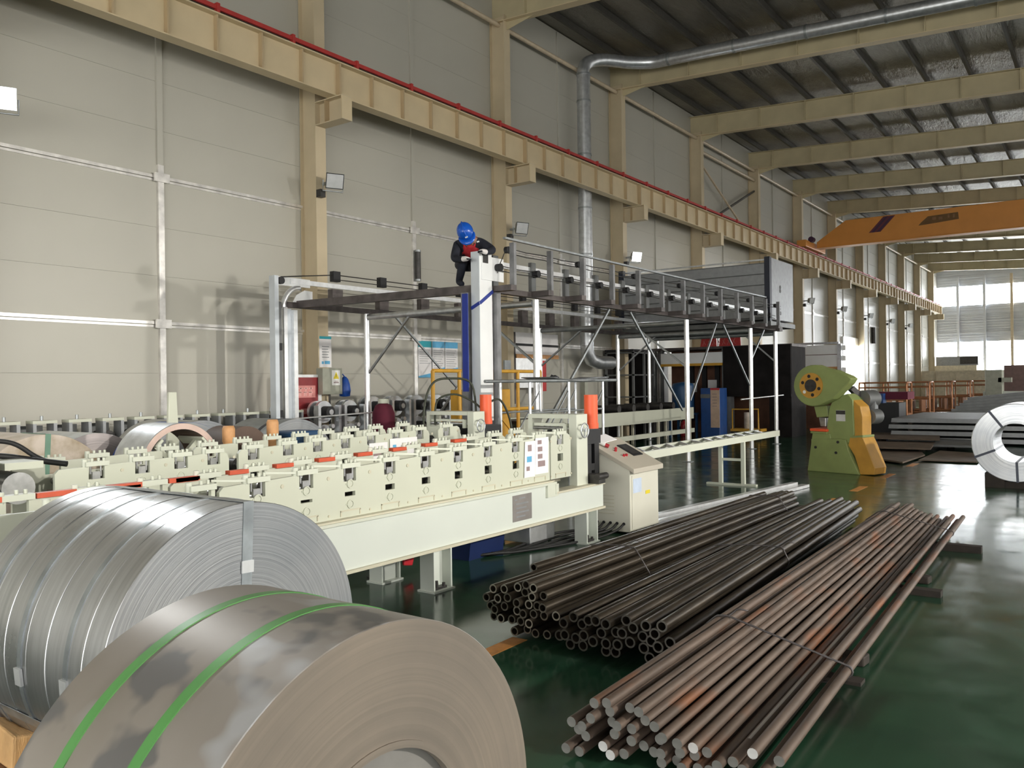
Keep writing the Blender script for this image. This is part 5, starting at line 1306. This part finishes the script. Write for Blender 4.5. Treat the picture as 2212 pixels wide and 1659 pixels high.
e0, e1, f0, f1 = -12.36, -11.4, 21.9, 23.3
for x in (e0, e1-.06):
    for y in (f0, 22.6, f1-.06): MB().box(x, x+.06, y, y+.06, 0, 2.62).build('post', 'plate_grey', t)
for z in (.6, 1.25, 1.9, 2.56): MB().box(e0, e1, f0, f0+.05, z, z+.04).box(e1-.05, e1, f0, f1, z, z+.04).build('rail', 'plate_grey', t)
MB().box(e0, e1, f0, f1, 2.62, 2.68).build('roof', 'black', t)
MB().box(e0+.06, e1-.06, f1-.2, f1-.15, 0, 2.6).box(e0, e0+.03, f0+.06, f1, 0, 2.6).build('dark_lining', 'booth_black', t)
t = wthing('long_conveyor', 'long pale cream conveyor bed low behind the rig posts', 'conveyor', (-10.6, 19, 0))
MB().box(-10.9, -10.82, 14.2, 23.0, .62, .95).build('side_panel', 'cream', t)
MB().box(-10.1, -10.02, 14.2, 23.0, .62, .95).build('side_panel', 'cream', t)
MB().box(-10.82, -10.1, 14.2, 23.0, .86, .92).build('bed', 'dark_steel', t)
MB().box(-10.08, -10.0, 14.2, 23.0, .22, .34).build('lower_rail', 'cream', t)
for y in (14.4, 16.5, 18.6, 20.7, 22.8):
    for x in (-10.88, -10.1): MB().box(x, x+.06, y, y+.06, 0, .62).build('leg', 'cream_edge', t)
for i in range(5): MB().cyl((-10.8, 18.6+.8*i, 1.03), (-10.1, 18.6+.8*i, 1.03), .10, 14).build('roller', 'dark_steel', t)
t = wthing('blue_tank', 'dark blue round tank on a stand inside the booth', 'tank', (-10.6, 23.8, 0))
MB().lathe((-10.62, 23.6, .75), (0,0,1), [(.0, 0), (.30, .0), (.33, .04), (.33, .82), (.30, .90), (.0, .95)], 24).build('drum', 'blue_tank', t)
MB().ring((-10.62, 23.6, 1.50), (-10.62, 23.6, 1.54), .32, .345, 24).build('rim', 'blue_tank', t)
for a, b in ((-.3,-.3), (.3,-.3), (.3,.3), (-.3,.3)): MB().box(-10.62+a-.03, -10.62+a+.03, 23.6+b-.03, 23.6+b+.03, 0, .72).build('leg', 'blue_tank', t)
MB().box(-10.98, -10.26, 23.25, 23.95, .70, .75).build('shelf', 'blue_tank', t)
t = wthing('blue_cabinet', 'blue machine cabinet with pale notice inside the booth', 'cabinet', (-9.75, 23.8, 0))
MB().box(-10.1, -9.5, 23.7, 24.3, 0, 1.50).build('body', 'blue_cab', t, bev=.02)
s_ = MB().box(-9.78, -9.50, 23.69, 23.70, .32, 1.44).build('notice', 'wrap_film', t); s_.data.materials[0] = mat('tan_paper', (.55,.40,.30), .7)
tx = MB()
for i in range(5): tx.box(-9.72, -9.58, 23.686, 23.69, .95+.09*i, .97+.09*i)
tx.build('text_lines', 'print_grey', s_)
MB().box(-9.78, -9.50, 23.68, 23.70, 1.44, 1.50).build('red_header', 'ext_red', t)
MB().box(-10.1, -9.8, 23.69, 23.70, 1.20, 1.32).build('grey_band', 'plate_grey', t)
t = wthing('fire_extinguisher', 'red fire extinguisher on the floor by the blue tank', 'extinguisher', (-9.95, 22.4, 0))
q = at(1477, 942, z=0)
MB().lathe((q.x, q.y, 0), (0,0,1), [(0, 0), (.085, .0), (.09, .02), (.09, .36), (.07, .43), (.03, .47), (.025, .50), (0, .50)], 18).build('cylinder', 'ext_red', t)
MB().box(q.x-.03, q.x+.03, q.y-.05, q.y+.03, .50, .56).build('valve', 'black', t)
MB().tube([(q.x-.03, q.y, .52), (q.x-.10, q.y, .48), (q.x-.12, q.y-.03, .30)], .014, 6).build('hose', 'white', t)
t = wthing('yellow_trolley', 'small yellow trolley under the black sheet of the booth', 'trolley', (-9.0, 24.7, 0))
MB().box(-9.45, -8.5, 24.4, 24.9, .18, .26).build('platform', 'yellow', t)
MB().tube([(-9.4, 24.45, .26), (-9.4, 24.45, .85), (-8.6, 24.45, .85), (-8.6, 24.45, .26)], .025, 8).build('rail', 'yellow', t)
MB().cyl((-9.0, 24.6, .26), (-9.0, 24.6, .75), .09, 12).build('stacked_rings', 'wrap_film', t)
for a in (-9.35, -8.6):
    for b in (24.48, 24.82): MB().cyl((a, b-.03, .09), (a, b+.03, .09), .09, 12).build('wheel', 'rubber', t)
t = wthing('shutter_unit', 'white roller shutter unit in a silver frame behind the press', 'shutter', (-8.3, 29.7, 0))
sa, sb_, sy_ = -9.0, -7.62, 29.6
MB().box(sa, sb_, sy_-.05, sy_, 2.58, 2.90).build('hood', 'white_post', t); MB().box(sa, sb_, sy_-.04, sy_, 2.15, 2.56).build('curtain', 'white_post', t)
MB().box(sa, sb_, sy_-.04, sy_+.02, 2.07, 2.15).build('bottom_bar', 'orange_wood', t)
for x in (sa-.13, sb_): MB().box(x, x+.13, sy_-.1, sy_+.1, 0, 2.93).build('guide', 'galv', t)
MB().box(sa-.05, sb_+.05, sy_-.08, sy_+.08, 2.93, 3.0).build('top_rail', 'galv', t)
for z in (1.6, 1.95, 2.35, 2.7): MB().box(sb_+.14, sb_+.26, sy_-.05, sy_+.05, z, z+.17).build('bracket', 'white', t)
MB().box(sa, sb_, sy_+.2, sy_+.25, 0, 2.9).build('dark_back', 'booth_brown', t)
t = wthing('red_banner', 'red banner with pale marks above the booth', 'banner', (-10.5, 27, 2.8))
for a, b, nm in ((-11.2, -10.62, 'cloth'), (-10.55, -9.8, 'cloth')):
    MB().prism([(a, 26.3, 2.83), (b, 26.3, 2.83), (b-.02, 26.3, 3.22), (a+.08, 26.3, 3.25)], (0,0,0), (0,.02,0)).build(nm, 'banner_red', t)
mb = MB()
for i in range(7):
    x = -11.1+.17*i; mb.bar((x, 26.295, 2.90), (x+.1, 26.295, 3.12), .01, .03, up=(0,1,0)); mb.bar((x+.1, 26.295, 2.92), (x+.02, 26.295, 3.05), .01, .03, up=(0,1,0))
mb.build('pale_marks', 'hydrant_label', t)
for x in (-11.18, -10.6, -9.84): MB().box(x, x+.03, 26.32, 26.35, 2.80, 3.28).build('stick', 'galv_dull', t)

# ---------------------------------------------------------------- old roll line along the wall
def roll_stand():
    t = thing('roll_stand', 'x', 'roll stand', (0,0,0), 0, 'roll stands in the row along the wall')
    for yy in (-.13, .13): MB().box(-.10, .10, yy-.022, yy+.022, .55, 1.26).build('post', 'plate_edge', t)
    MB().box(-.10, .10, -.155, .155, 1.26, 1.30).build('top_bar', 'cream', t)
    MB().cyl((0, 0, 1.30), (0, 0, 1.36), .02, 8).build('screw', 'galv_dull', t)
    MB().cyl((-.02, 0, 1.02), (-.34, 0, 1.02), .10, 16).build('upper_roller', 'dark_steel', t)
    MB().cyl((-.02, 0, .80), (-.34, 0, .80), .10, 16).build('lower_roller', 'dark_steel', t)
    MB().cyl((.05, 0, 1.02), (-.05, 0, 1.02), .045, 12).build('bearing', 'steel', t)
    MB().box(-.42, -.34, -.17, .17, .55, 1.22).build('rear_housing', 'plate_grey', t)
    return t
proto = roll_stand(); n = 0
for i in range(12):
    o = proto if i == 0 else copy_tree(proto)
    o.location = (-11.45, 4.35+.46*i, 0); o['label'] = '%s stand from the left in the wall-side row of roll stands' % ORD[i]
t = wthing('roll_line_bed', 'long steel bed carrying the row of roll stands', 'machine bed', (-11.4, 8, 0))
MB().box(-11.95, -11.28, 3.8, 15.6, .42, .55).build('bed', 'plate_edge', t)
for y in (4.2, 7.2, 10.2, 13.2, 15.2): MB().box(-11.85, -11.35, y-.1, y+.1, 0, .42).build('leg', 'plate_grey', t)
def disc_stand():
    t = thing('disc_stand', 'x', 'roll stand', (0,0,0), 0, 'big disc stands in the row along the wall')
    for yy in (-.24, .24): MB().box(-.06, .06, yy-.03, yy+.03, .55, 1.42).build('post', 'galv', t)
    for z, nm in ((1.30, 'upper_disc'), (.87, 'lower_disc')):
        d_ = MB()
        for x in (-.12, -.30): d_.cyl((x-.03, 0, z), (x+.03, 0, z), .20, 28)
        d_.cyl((-.40, 0, z), (.10, 0, z), .05, 12); d_.build(nm, 'galv', t, bev=.004)
        MB().cyl((-.40, 0, z-.0), (.08, 0, z), .105, 18).build('black_collar', 'black', t)
    MB().cyl((.06, 0, 1.05), (.14, 0, 1.05), .04, 10).build('grease_cup', 'galv_bright', t)
    return t
proto = disc_stand()
for i in range(9):
    o = proto if i == 0 else copy_tree(proto)
    o.location = (-11.45, 10.2+.62*i, -.06 if i < 2 else .0); o['label'] = '%s big shiny disc stand from the left, along the wall' % ORD[i]
t = tag(MB().cyl((-10.9, 8.9, 1.17), (-10.9, 11.2, 1.23), .015, 8).build('bright_rod', 'galv_bright', origin=(-10.9, 8.9, 1.17)), 'thin bright rod along the front of the disc stands', 'rod')
t = wthing('burgundy_cover', 'burgundy cloth cover over a machine head in the wall row', 'cloth cover', (-10.7, 10.9, .6))
MB().lathe((-10.75, 10.9, .70), (0,0,1), [(.20, 0), (.21, .2), (.20, .5), (.15, .64), (.05, .69), (0, .70)], 16).build('cloth', 'burgundy', t)
MB().cyl((-10.75, 10.9, 1.38), (-10.75, 10.9, 1.46), .10, 14).build('knob', 'cream', t)
MB().cyl((-10.75, 10.9, .0), (-10.75, 10.9, .72), .06, 12).build('stand', 'plate_grey', t)

# ---------------------------------------------------------------- coils behind the machines
def back_coil(lab, xf, yc, R, W, r, fm, bm_, straps=(), name='steel_coil'):
    t = wthing(name, lab, 'coil', (xf-W/2, yc, R))
    coil_parts(t, xf-W, xf, yc, R, r, fm, bm_, [0, 1], 'winding')
    for xx, mm in straps: MB().ring((xf-xx-.03, yc, R), (xf-xx+.03, yc, R), R-.02, R+.004, 48).build('strap', mm, t)
    return t
tw = back_coil('coil wrapped in brownish plastic film, left edge', -8.2, 3.8, .64, 1.1, .26, 'wrap_film', 'wrap_film')
radial_strap(tw, -8.2, 3.8, .64, .26, .05, .05, 'film_green', .5, clip=False)
back_coil('silver coil with pale end behind the film-wrapped coil', -9.45, 4.95, .60, 1.2, .25, 'coil_end_pale', 'galv')
back_coil('grey coil behind the hollow coil with the cream arm', -9.35, 6.25, .645, 1.1, .26, 'coil_end_silver', 'coil_silver')
back_coil('blue painted coil peeking out behind the hollow coil', -8.6, 5.55, .655, .55, .26, 'coil_end_silver', 'blue_bag')
back_coil('dull grey coil with a dark strap left of the disc stands', -8.45, 7.0, .645, .85, .26, 'coil_end_silver', 'galv_dull', [(.25, 'dark_strap')])
# hollow coil on the uncoiler
t = wthing('hollow_coil', 'hollow silver coil with pinkish rim on the cream uncoiler', 'coil', (-7.6, 4.75, .95))
hc = Vector((-7.4, 4.72, .93)); Ro, Ri = .43, .37
k = 64; prof = [(Ri, 0), (Ro-.004, 0), (Ro, -.006), (Ro, -.5), (Ri, -.5), (Ri, 0)]; vs = []
for r_, h in prof: vs += [(hc.x+h, hc.y+r_*math.cos(2*PI*j/k), hc.z+r_*math.sin(2*PI*j/k)) for j in range(k)]
mb = MB()
for p in range(5): mb.add(vs, [(p*k+j, p*k+(j+1) % k, (p+1)*k+(j+1) % k, (p+1)*k+j) for j in range(k)], p in (2, 4), 1 if p == 0 else (2 if p == 4 else 0))
mb.build('winding', ['galv', mat('pink_rim', (.60,.44,.38), .5), 'brown_coil'], t)
t = wthing('uncoiler', 'cream uncoiler with tapered arm holding the hollow coil', 'uncoiler', (-7.8, 4.75, 0))
MB().cyl((-8.3, hc.y, hc.z), (-7.2, hc.y, hc.z), .09, 16).build('mandrel', 'cream', t)
for i in range(4):
    a = PI/4+i*PI/2; dv = Vector((0, math.cos(a), math.sin(a)))
    MB().bar(hc+dv*.08-Vector((.12,0,0)), hc+dv*.33-Vector((.12,0,0)), .05, .05, up=(1,0,0)).bar(hc+dv*.345-Vector((.4,0,0)), hc+dv*.345+Vector((.02,0,0)), .09, .025, up=dv).build('expander_arm', 'cream', t)
MB().prism([(-8.25, hc.y-.22, 0), (-8.25, hc.y+.22, 0), (-8.25, hc.y+.13, 1.05), (-8.25, hc.y-.13, 1.05)], (-.1,0,0), (.1,0,0)).build('stand', 'cream', t)
q = at(372, 880, x=-8.2)
MB().prism([(-8.2, q.y-.075, 1.0), (-8.2, q.y+.075, 1.0), (-8.2, q.y+.045, 1.66), (-8.2, q.y-.045, 1.66)], (-.02,0,0), (.02,0,0)).build('tapered_arm', 'cream', t, bev=.008)
MB().box(-8.4, -7.7, hc.y-.35, hc.y+.35, 0, .08).build('foot_plate', 'cream', t)
# small brown coil with orange timber packers
t = wthing('brown_coil', 'small brown coil between two orange timber packers', 'coil', (-7.6, 5.55, .9))
MB().cyl((-7.9, 5.50, .98), (-7.45, 5.50, .98), .31, 40).build('winding', 'brown_coil', t, bev=.006)
MB().box(-7.9, -7.5, 5.3, 5.7, .0, .68).build('stand', 'plate_grey', t)
for i, (px, py) in enumerate(((494, 945), (589, 930))):
    q = at(px, py, x=-7.42)
    tag(MB().lathe((-7.42, q.y, q.z-.24), (0,0,1), [(0, 0), (.06, 0), (.064, .02), (.052, .17), (.064, .20), (.064, .33), (.052, .36), (0, .36)], 14).build('timber_packer', 'orange_wood', origin=(-7.42, q.y, q.z-.24)), ['orange timber packer left of the small brown coil', 'orange timber packer right of the small brown coil'][i], 'packer')
t = wthing('packer_shelf', 'cream shelf frame under the brown coil and packers', 'frame', (-7.5, 5.5, 0))
q1 = at(494, 945, x=-7.42); q2 = at(589, 930, x=-7.42)
for q in (q1, q2): MB().box(-7.5, -7.34, q.y-.07, q.y+.07, 0, q.z-.24).build('upright', 'cream', t)
MB().box(-7.36, -7.32, q1.y, q2.y, .5, .56).build('rail', 'cream', t)
q = at(640, 940, x=-7.5)
t = wthing('blue_crate', 'blue plastic crate top showing behind the rear machine', 'crate', (-7.5, q.y, 0))
MB().box(-7.72, -7.35, q.y-.20, q.y+.22, .0, q.z+.05).build('body', 'blue_tank', t, bev=.02)
MB().box(-7.74, -7.33, q.y-.22, q.y+.24, q.z+.0, q.z+.035).build('rim', 'blue_tank', t)

# ---------------------------------------------------------------- yellow guard rails, scaffold table, hoses
def guard(lab, p, q, h=1.95):
    p = Vector(p); q = Vector(q); t = wthing('guard_rail', lab, 'guard rail', tuple(p), 'yellow guard rails'); d = (q-p)
    for u in (0, .5, 1):
        MB().cyl(p+d*u, p+d*u+UP*h, .035, 10).build('post', 'yellow', t)
    for z in (h, h*.62, h*.3): MB().cyl(p+UP*z, q+UP*z, .035, 10).build('rail', 'yellow', t)
    MB().bar(p+UP*(h*.63), p+d*.5+UP*(h*.3), .03, .03).build('brace', 'yellow', t)
guard('yellow guard rail left of the tall white post', (-9.6, 10.95, 0), (-9.6, 12.4, 0))
guard('yellow guard rail right of the tall white post', (-9.6, 12.7, 0), (-9.6, 14.3, 0))
t = wthing('yellow_machine', 'yellow machine body behind the guard rails', 'machine', (-10.4, 13.3, 0))
MB().box(-10.6, -10.0, 12.6, 13.8, .5, 1.6).build('body', 'yellow', t, bev=.02); MB().box(-10.7, -9.9, 12.5, 13.9, 0, .5).build('base', 'dark_yellow', t)
MB().cyl((-10.3, 13.2, 1.6), (-10.3, 13.2, 1.9), .2, 16).build('motor', 'dark_steel', t)
t = wthing('pipe_table', 'galvanised pipe frame table with a bowed sheet on top', 'table', (-7.2, 10.6, 0))
tx0, tx1, ty0, ty1, tz_ = -7.15, -6.35, 9.6, 11.9, 1.74
tx0, tx1 = -7.95, -7.42
tx0, tx1 = -6.95, -6.45
for x in (tx0, tx1):
    for y in (9.35, 10.35, 11.35): MB().cyl((x, y, 0), (x, y, tz_-.02), .022, 10).build('leg', 'galv', t)
    MB().cyl((x, 9.0, tz_), (x, 11.8, tz_), .024, 10).build('top_rail', 'galv_dull', t)
    MB().cyl((x, 9.35, 1.3), (x, 11.35, 1.3), .012, 8).build('mid_rail', 'galv_dull', t)
    MB().bar((x, 9.35, .6), (x, 10.35, 1.6), .015, .015).bar((x, 10.35, .5), (x, 11.35, 1.6), .015, .015).build('brace', 'galv_dull', t)
s_ = MB(); vs = []; ng = 12
for i in range(ng+1):
    y = 9.9+1.6*i/ng; z = tz_+.045-.06*math.sin(PI*i/ng)*1.0
    vs += [(tx0-.03, y, z), (tx1+.03, y, z), (tx1+.03, y, z+.01), (tx0-.03, y, z+.01)]
s_.add(vs, [(4*i+j, 4*i+4+j, 4*i+4+(j+1) % 4, 4*i+(j+1) % 4) for i in range(ng) for j in range(4)]+[(0,1,2,3), (4*ng+3, 4*ng+2, 4*ng+1, 4*ng)], True)
s_.build('bowed_sheet', 'plate_grey', t)
MB().tube([(-6.7, 10.2, tz_+.03), (-6.65, 10.3, tz_+.06), (-6.7, 10.45, tz_+.04), (-6.75, 10.35, tz_+.07)], .025, 8).build('rag', 'black', t)
def hose(pts, lab):
    P = []
    for i in range(len(pts)-1):
        p0 = Vector(pts[max(i-1, 0)]); p1 = Vector(pts[i]); p2 = Vector(pts[i+1]); p3 = Vector(pts[min(i+2, len(pts)-1)])
        for j in range(6):
            u = j/6; P.append(.5*((2*p1)+(p2-p0)*u+(2*p0-5*p1+4*p2-p3)*u*u+(3*p1-p0-3*p2+p3)*u**3))
    P.append(Vector(pts[-1]))
    tag(MB().tube(P, .014, 6).build('hydraulic_hose', 'hyd_hose', origin=P[-1]), lab, 'hose')
hose([(-6.95, 7.75, .8), (-6.97, 7.78, 1.4), (-6.93, 7.9, 1.72), (-6.8, 8.1, 1.78), (-6.62, 8.3, 1.7), (-6.55, 8.3, 1.20)], 'tall looping hose left of the rear orange cylinder')
hose([(-6.9, 7.9, 1.2), (-6.9, 7.95, 1.5), (-6.75, 8.1, 1.58), (-6.6, 8.25, 1.5), (-6.5, 8.33, 1.4)], 'lower looping hose left of the rear orange cylinder')
hose([(-6.5, 8.45, 1.45), (-6.42, 8.62, 1.5), (-6.36, 8.75, 1.25), (-6.35, 8.8, .9)], 'hose drooping right of the rear orange cylinder')

# ---------------------------------------------------------------- far end of the hall
def rack():
    t = thing('wheeled_rack', 'x', 'rack', (0,0,0), 0, 'copper-brown wheeled racks far away')
    for x in (-.9, .9):
        MB().tube([(x, -.5, .2), (x, -.5, 1.45), (x, -.42, 1.55), (x, .42, 1.55), (x, .5, 1.45), (x, .5, .2)], .035, 8).build('hoop', 'copper', t)
    for y in (-.5, .5):
        for z in (1.35, .85, .3): MB().cyl((-.9, y, z), (.9, y, z), .03, 8).build('rail', 'copper', t)
    MB().cyl((-.9, 0, 1.55), (.9, 0, 1.55), .035, 8).build('top_tube', 'copper', t)
    MB().box(-.9, .9, -.5, .5, .2, .3).build('deck', 'rust_frame', t)
    for i in range(4): MB().box(-.85+.45*i, -.75+.45*i, -.5, .5, .3, .82).build('divider', 'rust_frame', t)
    for x in (-.75, .75):
        for y in (-.4, .4): MB().cyl((x, y-.03, .1), (x, y+.03, .1), .1, 12).build('wheel', 'rubber', t)
    return t
proto = rack()
for i, (px, Y_) in enumerate(((1912, 37), (1962, 39), (2012, 42), (2052, 44), (2092, 47), (2135, 50))):
    o = proto if i == 0 else copy_tree(proto); q = at(px, 850, y=Y_); o.location = (q.x, q.y, 0); o['label'] = '%s copper-brown wheeled rack from the left, far down the hall' % ORD[i]
t = wthing('blue_machine', 'blue machine with maroon tray behind the press motor', 'machine', (-6.3, 28, 0))
q = at(1895, 945, z=0); q.x -= .35
MB().box(q.x-.35, q.x+.9, 26.0, 27.4, .0, .12).build('base', 'blue_cab', t); MB().box(q.x-.4, q.x-.25, 25.9, 26.3, .12, .5).build('leg', 'blue_cab', t)
MB().box(q.x-.2, q.x+.9, 26.2, 27.2, .12, 1.0).build('body', 'black', t); MB().box(q.x-.3, q.x+.5, 26.1, 26.5, 1.0, 1.28).build('gear_head', 'blue_cab', t)
MB().box(q.x+.2, q.x+1.1, 26.4, 27.4, 1.1, 1.32).build('tray', 'burgundy', t)
MB().cyl((q.x-.35, 26.0, 1.0), (q.x-.35, 26.5, 1.0), .2, 16).build('motor', 'plate_grey', t)
t = wthing('dark_pile', 'heap of dark steel sections beyond the plate stack', 'steel pile', (-3.6, 35, 0))
for i in range(7): MB().bar((-5.0+.1*i, 33.5+.25*i, .3+.10*i), (-1.6, 34.0+.25*i, .5+.12*i), .25, .16).build('section', 'plate_grey', t)
MB().box(-4.6, -1.6, 33.6, 35.6, 0, .25).build('bearer', 'wood_dark', t)
t = wthing('green_cabinet', 'grey-green machine column near the right edge, far away', 'machine', (-4.3, 40, 0))
q = at(2145, 850, y=42)
MB().box(q.x-.3, q.x+.35, 42, 42.8, 0, 2.05).build('column', 'elec_box', t, bev=.02); MB().box(q.x-.4, q.x+1.6, 42.1, 42.9, 0, 1.1).build('bed', 'cream_white', t); MB().box(q.x+.2, q.x+.7, 42, 42.4, 1.5, 1.7).build('head', 'elec_box', t)
t = wthing('maroon_machine', 'brownish mauve machine at the right edge far down the hall', 'machine', (-3, 46, 0))
q = at(2200, 850, y=47)
MB().box(q.x-.6, q.x+2.5, 47, 49, .9, 2.3).build('body', 'mauve', t, bev=.03); MB().box(q.x-.6, q.x+2.5, 47.1, 48.9, 0, .9).build('base', 'plate_edge', t)
t = wthing('far_partition', 'long low cream partition across the far end', 'partition', (-9, 71, 0))
for i in range(5): MB().box(-12.3+1.32*i, -11.0+1.32*i, 70.9, 71.1, 0, 2.2).build('board', 'partition', t)
MB().box(-12.3, -5.7, 70.85, 71.15, 2.2, 2.28).build('cap_rail', 'partition', t)
for i in range(6): MB().box(-12.3+1.31*i-.03, -12.3+1.31*i+.03, 70.8, 70.9, 0, 2.2).build('post', 'partition', t)
t = wthing('office_block', 'cream block in front of the far window, grey unit on top', 'block', (-11, 78, 0))
MB().box(-12.3, -9.0, 77, 80, 0, 2.75).build('walls', 'partition', t)
MB().box(-12.0, -8.9, 77.2, 78.4, 2.75, 3.5).build('air_unit', 'plate_edge', t); MB().box(-10.2, -8.9, 77.1, 77.2, 2.85, 3.45).build('grille', 'dark_steel', t)
t = wthing('hanging_tube', 'dark tube hanging on the wall far beyond the press', 'tube', (-12.3, 58, 4))
q = at(1887, 725, x=-12.33)
MB().cyl((-12.33, q.y, q.z-.5), (-12.33, q.y, q.z+.5), .12, 14).build('body', 'dark_steel', t); MB().cyl((-12.33, q.y, q.z+.5), (-12.33, q.y, q.z+.55), .14, 14).build('cap', 'galv_dull', t)

for o in bpy.data.objects:
    if o.parent and o.type == 'MESH' and o.name.split('.')[0] in ('nut', 'anchor_bolt', 'boss', 'foot_bracket', 'bearing_cap', 'bearing_block', 'lettering', 'text_lines', 'vent_slots', 'cable_gland', 'pale_marks', 'engraving'): o['kind'] = 'stuff'
